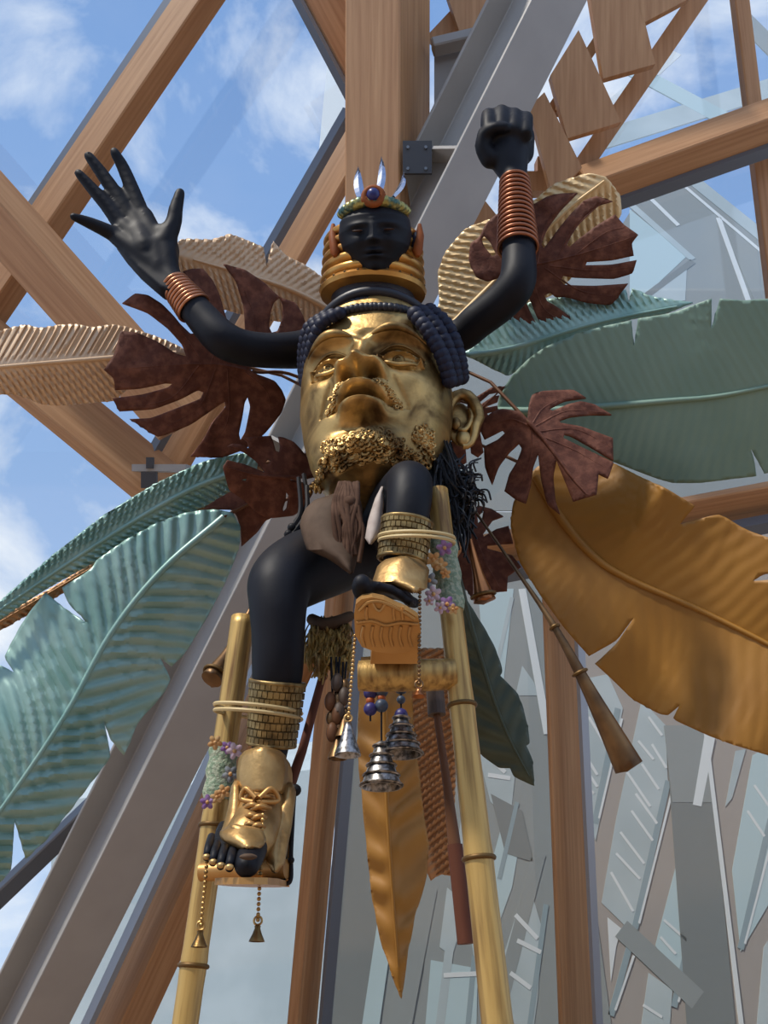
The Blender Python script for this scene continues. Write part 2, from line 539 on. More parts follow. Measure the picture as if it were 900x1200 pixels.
# --- ladder of timber planks, upper right
lad = Thing('timber_ladder', 'ladder-like frame of orange timber planks behind the raised fist', 'frame', Q(650, 260, 8.6))
def plank(parent, px, D, th=0.10, tilt=0.0, mt='plank', nm='plank'):
    pts = [Q(x, y, D + tilt * i) for i, (x, y) in enumerate(px)]
    # flat board: project on the plane of its first three corners
    n = (pts[1] - pts[0]).cross(pts[2] - pts[0]).normalized()
    if n.dot(FWD) < 0: n = -n
    return parent.part(nm, prism(pts, n * th), M[mt], smooth=False)
plank(lad, [(690, -12), (742, -30), (768, 75), (707, 92)], 8.3)
plank(lad, [(645, 88), (678, 35), (728, 143), (665, 162)], 8.3)
plank(lad, [(620, 125), (638, 108), (682, 196), (648, 232)], 8.3)
plank(lad, [(742, -40), (842, -40), (808, -2), (752, 28)], 8.3)
plank(lad, [(560, 235), (566, 232), (590, 262), (544, 276), (548, 262)], 8.45)
plank(lad, [(518, -25), (588, -25), (572, 40), (540, 42)], 8.3)
plank(lad, [(500, 42), (528, 12), (536, 40), (520, 58)], 8.45, mt='plank')
for (a0, a1, wl) in (((664, 222), (858, -60), 22), ((632, 150), (772, -60), 12)):
    p0, p1 = Q(a0[0], a0[1], 8.62), Q(a1[0], a1[1], 8.62)
    ax, u, w = beam_axes(p0, p1)
    s = wl * mpp(p0)
    v = [p0 - u * s / 2, p0 + u * s / 2, p1 + u * s / 2, p1 - u * s / 2]
    lad.part('rail', prism(v, w * 0.22), M['plank'], smooth=False)
for (x, y, x2, y2) in ((628, 188, 646, 206), (612, 205, 640, 228), (650, 120, 662, 132)):
    lad.part('spacer', qbox(x, y, x2, y2, 8.55, 0.2), M['plank'], smooth=False)

# --- right hand glazing bars
timber('long orange timber beam with a dark strip running behind the golden leaf', (690, 215, 8.4), (1230, 21, 8.4), 24, 34, 1.0, 'timber',
       strip=((700, 243, 8.62), (1230, 57, 8.62), 8, 12, 'strip'))
timber('slim timber mullion crossing the long orange beam', (830, -263, 9.05), (905, 360, 9.05), 16, 7, 0.5, 'timber', cat='mullion', name='timber_mullion')
timber('timber beam end showing between the sage leaf and the amber leaf', (530, 640, 8.4), (1390, 480, 8.4), 8, 38, 0.6, 'timber',
       strip=((540, 680, 8.5), (1390, 520, 8.5), 10, 13, 'strip'))
timber('timber mullion standing behind the long bronze horn', (664, 1330, 9.0), (634, 560, 9.0), 5, 38, 0.5, 'timber',
       strip=((705, 1330, 9.02), (668, 560, 9.02), 4, 8, 'strip_pale'), cat='mullion', name='timber_mullion')
timber('timber mullion hanging behind the bronze tip of the red rod', (336, 1330, 8.6), (398, 640, 8.6), 12, 25, 0.6, 'timber',
       strip=((366, 1330, 8.62), (424, 640, 8.62), 4, 12, 'strip'), cat='mullion', name='timber_mullion')
timber('timber beam leaning behind the bamboo stilt tied to the booted leg with a white edge strip', (82, 1330, 8.6), (340, 770, 8.6), 36, 34, 1.0, 'timber',
       strip=((44, 1330, 8.5), (304, 770, 8.5), 9, 6, 'strip_pale'))
st = beam_obj('glazing_bar', (-30, 1072, 8.6), (170, 880, 8.6), 9, 18, 0.7, M['strip'])
tag(st, 'dark glazing bar under the lower edge of the teal leaf', 'bar')

# --- panes of the leaning glass wall; their edges run behind the timbers
def window(nm, panes, D):
    w = Thing(nm, None, None, Q(*panes[0][0], D), kind='structure')
    for px in panes:
        w.part('pane', prism([Q(x, y, D) for x, y in px], FWD * 0.02), M['glass'], smooth=False)
    return w
window('window_1', [[(-732, 1420), (-732, -700), (450, -700), (450, -318)], [(450, -318), (450, 475), (19, 1420), (-732, 1420)], [(450, 475), (450, 1420), (19, 1420)]], GD)
window('window_2', [[(450, -700), (790, -700), (876, 148), (450, 301)], [(790, -700), (1600, -700), (1600, -112), (876, 148)], [(450, 301), (876, 148), (915, 590), (450, 675)], [(876, 148), (1600, -112), (1600, 462), (915, 590)]], GD)
window('window_3', [[(450, 675), (640, 640), (684, 1420), (450, 1420)], [(640, 640), (1600, 462), (1600, 1420), (684, 1420)]], GD)

# ---------------------------------------------------------------- beyond the glass: its reflections built as solid pieces, and a street block
wg = Thing('solid_reflections', None, None, Q(700, 1200, 12.5), kind='structure')
def slab(px, D, mt, th=0.03, nm='panel'):
    D = 13 - (13 - D) * 0.015; th = min(th, .04)
    return wg.part(nm, prism([P(x, y, D) for x, y in px], Vector((0, th, 0))), M[mt], smooth=False)
def bar(x0, y0, x1, y1, wpx, D, mt, th=0.03, nm='bar'):
    D = 13 - (13 - D) * 0.015
    p0, p1 = P(x0, y0, D), P(x1, y1, D)
    d = Vector((p1.x - p0.x, 0, p1.z - p0.z)).normalized(); u = Vector((d.z, 0, -d.x))
    s = wpx * mpp((p0 + p1) / 2) / 2
    return wg.part(nm, prism([p0 - u * s, p0 + u * s, p1 + u * s, p1 - u * s], Vector((0, th, 0))), M[mt], smooth=False)
# large backing slabs in the tone of the reflections
slab([(520, 600), (960, 600), (960, 1300), (520, 1300)], 13.0, 'reflection_wall_pale', 0.3)
slab([(705, 300), (760, 215), (815, 205), (960, 330), (960, 598), (520, 598), (520, 440), (640, 330)], 13.0, 'reflection_mid', 0.3)
slab([(395, 560), (518, 560), (518, 1300), (395, 1300)], 13.0, 'reflection_mid', 0.3)
slab([(738, 245), (805, 300), (752, 350), (738, 352)], 12.7, 'reflection_teal')
slab([(765, 335), (805, 312), (803, 352), (760, 356)], 12.6, 'reflection_wall_pale')
bar(740, 240, 812, 304, 8, 12.5, 'reflection_wall_pale')
bar(750, 352, 812, 306, 8, 12.5, 'reflection_grey')
bar(805, 205, 960, 330, 17, 12.5, 'reflection_wall_pale'); bar(795, 212, 960, 352, 4, 12.4, 'glint_trim_white')
bar(758, 228, 795, 264, 5, 12.4, 'glint_trim_white')
bar(842, 255, 880, 360, 6, 12.4, 'glint_trim_white'); bar(862, 285, 895, 360, 14, 12.5, 'reflection_mid')
slab([(383, 78), (404, 55), (404, 250), (370, 218), (378, 130)], 12.5, 'glint_trim_white')  # pale building piece beside the column, no reflection
# upper right: pale reflected bands built as solid bars
bar(700, 165, 960, 85, 30, 12.6, 'reflection_wall_pale'); bar(720, 70, 870, 150, 24, 12.5, 'reflection_teal'); bar(690, 150, 790, 60, 20, 12.5, 'glint_trim_white')
bar(870, 20, 960, 110, 26, 12.6, 'reflection_mid')
# lower right: reflections built as warm grey bands and pale strips, each slat a piece
slab([(655, 600), (960, 600), (960, 1300), (690, 1300)], 12.7, 'reflection_tan')
slab([(664, 800), (712, 790), (730, 830), (698, 985), (690, 965), (676, 925)], 12.2, 'reflection_wall_pale')
slab([(752, 820), (780, 850), (783, 925), (740, 1092), (705, 1058), (722, 960)], 12.2, 'reflection_wall_pale')
slab([(796, 1000), (808, 1100), (800, 1160), (768, 1108)], 12.2, 'reflection_teal'); slab([(760, 1140), (788, 1160), (778, 1300), (738, 1300)], 12.2, 'reflection_wall_pale')
slab([(882, 885), (960, 840), (960, 960), (868, 1115), (858, 1020)], 12.2, 'reflection_teal'); slab([(895, 1110), (960, 1010), (960, 1300), (878, 1300)], 12.2, 'reflection_wall_pale')
slab([(712, 1075), (728, 1088), (722, 1110), (716, 1150)], 12.2, 'glint_trim_white'); slab([(792, 860), (808, 850), (790, 920), (784, 925)], 12.2, 'glint_trim_white')
slab([(838, 865), (822, 945), (812, 943), (826, 860)], 11.6, 'glint_trim_white'); slab([(862, 880), (874, 878), (858, 935), (850, 945)], 12.1, 'reflection_wall_pale')
slab([(780, 858), (828, 858), (872, 1300), (812, 1300)], 11.9, 'reflection_grey')
slab([(778, 850), (830, 850), (836, 940), (788, 940)], 11.7, 'reflection_mid')
bar(826, 850, 880, 1290, 5, 11.5, 'glint_trim_white')
for q in ((783, 915, 744, 1088), (903, 960, 868, 1112), (724, 830, 697, 965), (806, 1108, 790, 1180), (738, 1108, 716, 1190)):
    bar(*q, 7, 12.0, 'reflection_trim_blue'); bar(q[0] + 5, q[1] + 12, q[2] + 5, q[3] - 6, 2.5, 11.95, 'glint_trim_white')
bar(728, 1088, 818, 1172, 24, 11.8, 'reflection_mid')
bar(676, 950, 712, 1290, 6, 11.6, 'glint_trim_white'); slab([(684, 1010), (700, 1300), (730, 1300), (700, 1080)], 12.0, 'reflection_mid')
sl = [(676, 868, 700, 908), (678, 888, 700, 922), (684, 920, 696, 930), (700, 820, 716, 845), (690, 840, 708, 870), (735, 905, 762, 945), (745, 930, 770, 965), (727, 975, 755, 1012), (722, 1000, 750, 1030), (716, 1022, 742, 1068),
      (752, 895, 772, 925), (760, 840, 776, 862), (748, 868, 766, 890), (740, 950, 765, 985), (778, 1078, 805, 1102), (774, 1098, 792, 1118), (754, 1178, 776, 1192), (764, 872, 781, 900), (884, 920, 905, 950), (876, 950, 896, 980)]
for q in sl:
    bar(*q, 3.2, 11.9, 'glint_trim_white', 0.03, 'glint')  # bright lines of the reflection, built as white bars
# left of the tall mullion
slab([(520, 600), (656, 600), (690, 1300), (490, 1300)], 12.6, 'reflection_mid')
slab([(560, 690), (602, 690), (590, 800), (566, 760)], 12.3, 'reflection_teal'); slab([(612, 780), (626, 800), (630, 815), (604, 815)], 12.3, 'reflection_wall_pale')
bar(612, 690, 642, 860, 9, 12.0, 'glint_trim_white'); bar(600, 700, 560, 880, 5, 12.1, 'reflection_wall_pale')
slab([(560, 880), (604, 905), (598, 960), (575, 940)], 12.2, 'reflection_wall_pale'); slab([(618, 1030), (636, 1090), (630, 1170), (612, 1300), (560, 1300), (590, 1120)], 12.2, 'reflection_wall_pale')
slab([(590, 960), (612, 970), (600, 1040), (560, 1150), (552, 1100)], 12.25, 'reflection_teal')
slab([(575, 930), (612, 950), (625, 1010), (592, 1000)], 12.1, 'reflection_grey'); bar(632, 1000, 575, 1220, 16, 12.1, 'reflection_mid'); bar(606, 940, 585, 1030, 5, 12.05, 'reflection_trim_blue'); bar(640, 1060, 610, 1280, 6, 12.05, 'reflection_trim_blue')
slab([(505, 1125), (560, 1135), (556, 1300), (490, 1300)], 12.2, 'reflection_teal'); slab([(524, 1040), (548, 1060), (530, 1120), (515, 1110)], 12.2, 'reflection_wall_pale')
bar(545, 960, 505, 1290, 10, 12.15, 'reflection_wall_pale'); bar(556, 1120, 540, 1290, 6, 12.05, 'reflection_trim_blue')
for q in [(566, 880, 592, 905), (572, 908, 598, 912), (604, 1072, 630, 1100), (520, 1143, 560, 1141), (598, 1140, 622, 1158), (606, 1102, 634, 1116)]:
    bar(*q, 5, 11.9, 'glint_trim_white', 0.03, 'glint')
# behind the amber blade and the lower left
slab([(395, 830), (424, 850), (448, 1120), (410, 1300), (385, 1300)], 12.2, 'reflection_grey')
bar(452, 1080, 420, 1300, 20, 12.0, 'reflection_teal'); bar(500, 1040, 450, 1300, 26, 12.1, 'reflection_mid')

town = Thing('street_block', 'pale building across the street seen low between the stilts', 'building', Q(260, 1240, 24))
town.part('wall', prism([P(x, y, 24) for x, y in ((60, 940), (380, 900), (380, 1262), (60, 1262))], FWD * 3), M['reflection_wall_pale'], smooth=False)
for i in range(4):
    x = 232 + i * 16
    town.part('window_opening', prism([Q(a, b_, 23.9) for a, b_ in ((x, 1172), (x + 11, 1172), (x + 11, 1230), (x, 1230))], FWD * 0.08), M['reflection_trim_blue'], smooth=False)
town.part('cornice', prism([Q(a, b_, 23.8) for a, b_ in ((60, 1166), (380, 1160), (380, 1166), (60, 1171))], FWD * 0.2), M['glint_trim_white'], smooth=False)
town.part('downpipe', prism([Q(a, b_, 23.7) for a, b_ in ((312, 1000), (318, 1000), (292, 1250), (282, 1250))], FWD * 0.2), M['reflection_trim_blue'], smooth=False)
# ================================================================ metal leaves
def resample(poly, sp, closed=True):
    out = []
    n = len(poly)
    for i in range(n if closed else n - 1):
        a = np.array(poly[i], float); b = np.array(poly[(i + 1) % n], float)
        d = np.linalg.norm(b - a); k = max(1, int(round(d / sp)))
        for j in range(k):
            out.append(a + (b - a) * j / k)
    if not closed:
        out.append(np.array(poly[-1], float))
    return out

def smooth_poly(poly):
    """one gentle corner-cut that keeps sharp tips"""
    out = []
    n = len(poly)
    for i in range(n):
        p = np.array(poly[i - 1], float); c = np.array(poly[i], float); q = np.array(poly[(i + 1) % n], float)
        a = p - c; b = q - c
        la, lb = np.linalg.norm(a), np.linalg.norm(b)
        cs = a.dot(b) / (la * lb + 1e-9)
        if cs > -0.45 or min(la, lb) < 3:
            out.append(tuple(c))
        else:
            out.append(tuple(c + a * 0.22)); out.append(tuple(c + (a + b) * 0.04)); out.append(tuple(c + b * 0.22))
    return out

def inside(pts, polys):
    x, y = pts[:, 0], pts[:, 1]
    r = np.zeros(len(pts), bool)
    for poly in polys:
        q = np.array(poly, float); n = len(q)
        for i in range(n):
            x1, y1 = q[i]; x2, y2 = q[(i + 1) % n]
            c = (y1 > y) != (y2 > y)
            r ^= c & (x < (x2 - x1) * (y - y1) / (y2 - y1 + 1e-12) + x1)
    return r

def midrib_coords(pts, mid):
    """arc length and signed distance of every point to the midrib"""
    m = np.array(mid, float)
    best = np.full(len(pts), 1e9); T = np.zeros(len(pts)); S = np.zeros(len(pts))
    acc = 0
    for i in range(len(m) - 1):
        a, b = m[i], m[i + 1]; d = b - a; ln = np.linalg.norm(d); d = d / ln
        r = pts - a
        t = np.clip(r @ d, -400 if i == 0 else 0, ln + (400 if i == len(m) - 2 else 0))
        q = r - np.outer(t, d)
        dist = np.linalg.norm(q, axis=1)
        sg = np.sign(d[0] * r[:, 1] - d[1] * r[:, 0])
        k = dist < best
        best[k] = dist[k]; T[k] = acc + t[k]; S[k] = (sg * dist)[k]
        acc += ln
    return T, S, acc

def leaf(name, label, outline, mid, D0, D1, mt, fold=0.0010, fold2=None, curl=0.0, lam=14, amp=0.012, k=0.6, sp=4.5, holes=(), thick=0.010,
         rib=0.016, ribmat=None, stem=None, smooth=True, ripple=0.0, sharp=1.0, bow=0.0, fade=300, group=None, ribs=None):
    if smooth: outline = smooth_poly(outline)
    holes = [smooth_poly(h) for h in holes]
    polys = [outline] + list(holes)
    bnd = []; edges = []
    for poly in polys:
        r = resample(poly, sp); n0 = len(bnd)
        bnd += r
        edges += [(n0 + i, n0 + (i + 1) % len(r)) for i in range(len(r))]
    B = np.array(bnd)
    x0, y0 = B.min(0); x1, y1 = B.max(0)
    gx = []
    yy = y0; row = 0
    while yy < y1:
        xs = np.arange(x0 + (row % 2) * sp / 2, x1, sp)
        gx += [(a, yy) for a in xs]
        yy += sp * 0.87; row += 1
    Gp = np.array(gx)
    Gp = Gp[inside(Gp, polys)]
    if len(Gp):
        keep = np.ones(len(Gp), bool)
        for i in range(0, len(Gp), 500):
            d = np.linalg.norm(Gp[i:i + 500, None, :] - B[None, :, :], axis=2).min(1)
            keep[i:i + 500] = d > sp * 0.5
        Gp = Gp[keep]
    allp = np.vstack([B, Gp]) if len(Gp) else B
    vo, eo, fo, _, _, _ = delaunay_2d_cdt([Vector((float(a), float(b))) for a, b in allp], edges, [], 0, 1e-4)
    V = np.array([(q.x, q.y) for q in vo])
    F = np.array([f for f in fo if len(f) == 3])
    F = F[inside(V[F].mean(1), polys)]
    md = [tuple(q) for q in spline(mid, 6)] if len(mid) > 2 else mid
    T, S, Ln = midrib_coords(V, md)
    def depth(T, S):
        s = np.abs(S)
        fl = np.where(S > 0, fold, fold if fold2 is None else fold2)
        ph = 2 * np.pi * (T + k * s) / lam + 0.9 * np.sin(T / 23.0 + np.sign(S) * 1.3) + 0.6 * np.sin(s / 13.0 + T / 31.0)
        wv = np.sin(ph)
        wv = np.sign(wv) * np.abs(wv) ** sharp
        edge = np.clip(s / 10, 0, 1) * np.clip((fade - s) / 60, 0.3, 1)
        t = T / Ln
        return D0 + (D1 - D0) * t + fl * s + curl * s * s + amp * wv * edge + ripple * np.sin(T / 37 + 1) * s / 60 + bow * 4 * t * (1 - t)
    Dp = depth(T, S)
    verts = [Q(a, b, d) for (a, b), d in zip(V, Dp)]
    bT, bS, _ = midrib_coords(np.array([md[0]]), md)
    base = Q(md[0][0], md[0][1], float(depth(bT, bS)[0]))
    th = Thing(name, label, 'leaf', base, group)
    g = G().add((verts, [tuple(int(i) for i in f) for f in F]))
    o = th.part('blade', g, M[mt])
    sm = o.modifiers.new('thickness', 'SOLIDIFY'); sm.thickness = thick; sm.offset = 0
    if rib:
        mm = np.array(md)
        k_ = inside(mm, [outline])
        mm = mm[k_] if k_.sum() > 3 else mm
        tt, ss, _ = midrib_coords(mm, md)
        dd = depth(tt, ss * 0)
        pts = [Q(a, b, d - rib * 0.35) for (a, b), d in zip(mm, dd)]
        n = len(pts)
        th.part('midrib', tube(pts, [rib * (1 - 0.75 * i / n) for i in range(n)], 8), M[ribmat or mt])
    for r in (ribs or []):
        r = [tuple(q) for q in spline(r, 5)] if len(r) > 2 else r
        rr = np.array(r); tt, ss, _ = midrib_coords(rr, md); dd = depth(tt, ss)
        th.part('vein', tube([Q(a, b, d - 0.004) for (a, b), d in zip(rr, dd)], [0.0045 * (1 - 0.6 * i / len(r)) for i in range(len(r))], 6), M[ribmat or mt])
    if stem:
        pts = [Q(*q) for q in spline(stem, 6)] + [base]
        th.part('stem', tube(pts, 0.0075, 8), M['rod'])
    return th

def crop(ox, oy, s, pts):
    return [(ox + x / s, oy + y / s) for x, y in pts]

HUB = (450, 500, 4.15)
# ---- feathered banana leaves
leaf('banana_leaf', 'peach metal banana leaf reaching out behind the largest brown monstera leaf',
     [(-100, 428), (-40, 400), (0, 388), (30, 380), (45, 385), (70, 381), (90, 380), (108, 384), (135, 380), (180, 393), (215, 408), (219, 420), (180, 445), (150, 455), (135, 470), (105, 472), (75, 475), (50, 474), (20, 462), (-40, 462), (-85, 450)],
     [(222, 414), (120, 420), (-100, 438)], 4.3, 3.9, 'peach', fold=0.0012, lam=8, amp=0.007, k=0.7, sp=2.6, stem=[HUB, (330, 440, 4.4)])
leaf('banana_leaf', 'pale peach metal banana leaf fanning out behind the open hand and its bangles',
     [(205, 290), (212, 280), (250, 281), (270, 274), (300, 286), (309, 290), (312, 314), (320, 283), (335, 300), (355, 309), (385, 330), (402, 345), (402, 380), (350, 380), (320, 376), (290, 370), (260, 362), (230, 350), (212, 320)],
     [(405, 372), (330, 335), (205, 298)], 4.5, 4.2, 'peach', fold=0.0010, lam=8, amp=0.007, k=0.6, sp=2.6, stem=[HUB, (430, 420, 4.5)])
leaf('banana_leaf', 'bright gold metal leaf behind the brown monstera leaf and the raised fist',
     [(506, 385), (515, 355), (513, 320), (522, 295), (545, 268), (580, 255), (620, 240), (650, 215), (690, 203), (710, 207), (726, 228), (728, 250), (715, 275), (690, 305), (650, 345), (600, 365), (560, 380), (530, 390)],
     [(525, 385), (600, 310), (660, 250), (708, 212)], 4.5, 4.35, 'gold_leaf', fold=0.0012, lam=10, amp=0.007, k=0.7, sp=2.8, stem=[HUB, (500, 430, 4.5)])
leaf('banana_leaf', 'long narrow blue-green feathered metal leaf lying over a copper-edged one',
     [(302, 538), (290, 530), (240, 540), (180, 568), (120, 605), (60, 652), (0, 705), (-40, 738), (-40, 752), (0, 726), (50, 692), (130, 648), (200, 612), (250, 588), (300, 556)],
     [(302, 545), (220, 575), (110, 640), (-40, 742)], 4.2, 3.7, 'teal', fold=-0.0004, fold2=0.0010, lam=9, amp=0.009, k=0.9, sp=2.8, ribmat='teal', stem=[HUB, (370, 530, 4.3)])
leaf('banana_leaf', 'narrow copper metal leaf showing as an edge beneath the blue-green feathered leaf',
     [(318, 538), (290, 545), (240, 577), (150, 632), (60, 690), (-40, 744), (-40, 760), (30, 722), (110, 672), (190, 630), (250, 592), (300, 562)],
     [(318, 548), (200, 612), (-40, 752)], 4.28, 3.8, 'copper_leaf', fold=0.0012, lam=9, amp=0.014, k=0.8, sp=3, rib=0.008)
leaf('banana_leaf', 'large pale teal metal leaf with torn edge in front of the slanting steel beam',
     [(279, 645), (282, 618), (273, 601), (251, 597), (217, 601), (182, 614), (147, 633), (113, 657), (106, 668), (73, 689), (80, 707), (104, 731), (78, 715), (54, 695), (40, 711), (26, 731), (5, 770), (17, 788), (0, 780), (-50, 830), (-120, 930), (-170, 1060), (-185, 1180), (-130, 1150), (-70, 1090), (0, 1033), (13, 1020), (17, 960), (30, 1006), (56, 982), (87, 943), (102, 923), (130, 887), (121, 843), (130, 867), (145, 885), (154, 865), (160, 848), (191, 813), (200, 796), (187, 770), (201, 781), (217, 765), (243, 722), (264, 682)],
     [(262, 606), (190, 668), (130, 742), (75, 840), (0, 950), (-100, 1080), (-185, 1180)], 4.05, 3.05, 'teal', fold=0.0003, fold2=0.0010, curl=0.0000045, lam=21, amp=0.0105, fade=100, k=0.85, sp=4, ripple=0.01, stem=[HUB, (350, 560, 4.25)])
leaf('banana_leaf', 'narrow teal metal leaf half hidden above the big sage leaf',
     crop(540, 330, 2.5, [(5, 215), (60, 170), (120, 110), (200, 60), (300, 45), (440, 40), (482, 25), (492, 60), (502, 20), (560, 45), (620, 54), (680, 62), (600, 95), (500, 110), (400, 145), (300, 190), (200, 240), (140, 277), (90, 255), (40, 228)]),
     crop(540, 330, 2.5, [(5, 218), (150, 195), (400, 120), (680, 64)]), 4.3, 4.15, 'teal', fold=0.0012, lam=8, amp=0.006, k=0.5, sp=3, stem=[HUB, (520, 440, 4.4)])
leaf('banana_leaf', 'big sage green metal leaf with torn upper edge on the right of the mask',
     crop(540, 330, 2.5, [(105, 385), (115, 330), (150, 275), (200, 225), (250, 190), (350, 150), (420, 130), (500, 114), (507, 190), (520, 108), (620, 92), (690, 65), (735, 50), (733, 140), (760, 50), (830, 55), (900, 50), (990, 48), (1120, 62), (1250, 130), (1330, 240), (1270, 380), (1130, 490), (990, 545),
                          (890, 562), (872, 530), (850, 490), (862, 535), (865, 570), (780, 580), (700, 590), (620, 590), (560, 572), (440, 525), (300, 475), (200, 440), (130, 410)]),
     crop(540, 330, 2.5, [(110, 380), (250, 378), (430, 365), (600, 350), (760, 335), (990, 290), (1325, 235)]), 4.2, 3.5, 'sage', fold=0.0004, fold2=-0.0003, lam=12, amp=0.003, k=0.35, sp=4.5, rib=0.02, stem=[HUB, (540, 470, 4.35)])
leaf('banana_leaf', 'huge amber metal leaf with torn lower edge beside the long bronze horn',
     crop(580, 520, 2.8125, [(105, 115), (140, 75), (200, 55), (300, 50), (390, 65), (480, 110), (570, 150), (660, 205), (610, 265), (740, 230), (830, 285), (1010, 345), (1040, 400), (880, 432), (850, 452), (1060, 440), (1220, 560), (1340, 760), (1400, 960), (1300, 1060), (1150, 1085), (1010, 1060), (860, 1015), (780, 990), (700, 960), (600, 915),
                             (590, 905), (612, 858), (570, 895), (540, 890), (450, 840), (400, 790), (330, 725), (400, 660), (460, 570), (400, 650), (310, 700), (230, 610), (150, 500), (80, 390), (50, 270), (60, 195)]),
     crop(580, 520, 2.8125, [(120, 80), (220, 250), (330, 375), (450, 450), (700, 560), (1010, 720), (1395, 955)]), 4.1, 3.3, 'amber', fold=-0.0003, fold2=-0.0006, curl=0.0, lam=19, amp=0.0012, k=-0.5, sp=4.2, rib=0.022, ripple=0.02, stem=[HUB, (560, 520, 4.3)])
leaf('banana_leaf', 'dark green metal leaf hanging behind the bamboo stilt beside the lifted foot',
     [(528, 640), (538, 672), (545, 700), (571, 742), (582, 764), (589, 787), (586, 792), (607, 813), (618, 849), (620, 871), (616, 874), (624, 890), (626, 921), (602, 909), (598, 900), (584, 900), (562, 882), (545, 850), (535, 800), (526, 720)],
     [(530, 645), (560, 760), (590, 850), (626, 921)], 4.0, 3.85, 'green_dark', fold=0.0014, lam=26, amp=0.006, k=0.9, sp=3.5, rib=0.012)
leaf('banana_leaf', 'pointed amber metal leaf hanging straight down between the stilts',
     [(424, 770), (420, 850), (419, 881), (424, 927), (430, 990), (437, 1056), (449, 1112), (470, 1170), (475, 1133), (484, 1081), (500, 1025), (502, 990), (496, 955), (490, 900), (484, 850), (480, 770)],
     [(450, 770), (452, 880), (455, 970), (469, 1168)], 3.75, 3.5, 'amber', fold=0.0022, lam=42, amp=0.012, k=0.8, sp=3, rib=0.014)
leaf('banana_leaf', 'ribbed copper metal leaf hanging behind the pointed amber leaf',
     [(455, 760), (530, 760), (533, 830), (534, 900), (532, 960), (530, 1026), (515, 1024), (505, 1032), (500, 1022), (480, 990), (462, 900), (452, 830)],
     [(462, 760), (470, 880), (503, 1030)], 3.95, 3.8, 'copper_leaf', fold=0.0010, lam=8, amp=0.007, k=0.5, sp=2.6, rib=0.008)

# ---- monstera leaves
leaf('monstera_leaf', 'largest dark brown monstera leaf behind the arm with the open hand',
     crop(100, 260, 3, [(130, 287), (175, 252), (220, 258), (270, 290), (310, 330), (335, 362), (370, 395), (395, 390), (390, 330), (370, 260), (343, 175), (375, 166), (415, 165), (450, 210), (475, 265), (490, 320), (505, 370), (530, 400), (562, 390), (557, 300), (530, 210), (486, 150), (560, 168), (630, 215), (680, 265), (740, 285), (765, 330), (778, 385), (770, 430), (700, 480), (575, 512), (590, 530), (665, 558), (690, 590), (705, 625), (690, 670), (660, 710), (630, 745),
                        (560, 800), (480, 830), (370, 825), (415, 765), (450, 700), (494, 650), (490, 632), (455, 655), (368, 715), (255, 760), (155, 693), (230, 690), (320, 655), (405, 622), (416, 600), (395, 592), (340, 622), (240, 660), (120, 667), (95, 620), (200, 607), (290, 582), (305, 570), (280, 568), (190, 588), (105, 592), (100, 550), (65, 520), (100, 470), (125, 385), (180, 390), (250, 420), (320, 465), (355, 474), (340, 430), (290, 375), (220, 320)]),
     crop(100, 260, 3, [(590, 525), (420, 500), (70, 520)]), 4.1, 3.9, 'rust', fold=0.0006, lam=60, amp=0.004, k=0.5, sp=4, rib=0.007, stem=[HUB, (350, 442, 4.2), (300, 436, 4.12)],
     holes=[crop(100, 260, 3, [(682, 268), (694, 290), (692, 340), (675, 385), (655, 390), (645, 370), (650, 320), (662, 285)]),
            crop(100, 260, 3, [(570, 617), (580, 650), (562, 740), (545, 768), (539, 745), (553, 680), (560, 635)])],
     ribs=[crop(100, 260, 3, q) for q in ([(420, 505), (340, 390), (200, 270)], [(440, 505), (470, 380), (400, 200)], [(520, 515), (600, 380), (540, 190)], [(400, 505), (300, 620), (150, 650)], [(460, 515), (400, 650), (270, 730)], [(500, 520), (500, 700), (420, 810)], [(560, 525), (640, 600), (650, 690)])])
leaf('monstera_leaf', 'dark brown monstera leaf behind the bangled forearm of the raised fist',
     crop(500, 190, 3.4615, [(435, 172), (490, 140), (545, 128), (612, 126), (540, 200), (490, 270), (465, 332), (475, 350), (500, 320), (540, 265), (590, 205), (640, 155), (690, 138), (755, 160), (700, 175), (640, 220), (590, 290), (568, 335), (580, 345), (620, 310), (690, 258), (765, 213), (800, 255), (858, 295), (832, 330), (840, 380), (750, 400), (650, 406), (645, 418), (750, 416), (852, 397), (836, 452), (760, 475), (600, 470), (555, 462), (543, 480), (560, 498), (680, 502), (818, 492),
                             (750, 582), (650, 572), (560, 547), (525, 550), (500, 530), (478, 542), (490, 565), (520, 580), (580, 625), (655, 668), (560, 705), (400, 716), (350, 660), (305, 610), (330, 520), (320, 470), (290, 470), (250, 486), (200, 468), (170, 400), (178, 330), (215, 305), (240, 250), (275, 218), (310, 200), (370, 190)]),
     crop(500, 190, 3.4615, [(360, 430), (520, 400), (700, 350), (855, 297)]), 4.25, 4.1, 'rust', fold=0.0006, lam=60, amp=0.004, k=0.5, sp=4, rib=0.007, stem=[HUB, (520, 420, 4.3)],
     holes=[crop(500, 190, 3.4615, [(405, 540), (420, 560), (445, 625), (472, 675), (458, 678), (425, 620), (402, 565)]), crop(500, 190, 3.4615, [(232, 300), (255, 320), (282, 375), (268, 384), (235, 345), (222, 312)])],
     ribs=[crop(500, 190, 3.4615, q) for q in ([(450, 415), (480, 260), (580, 140)], [(520, 400), (600, 270), (720, 155)], [(600, 380), (720, 290), (800, 265)], [(500, 420), (680, 440), (840, 425)], [(480, 430), (620, 520), (760, 545)], [(420, 440), (480, 600), (620, 670)])])
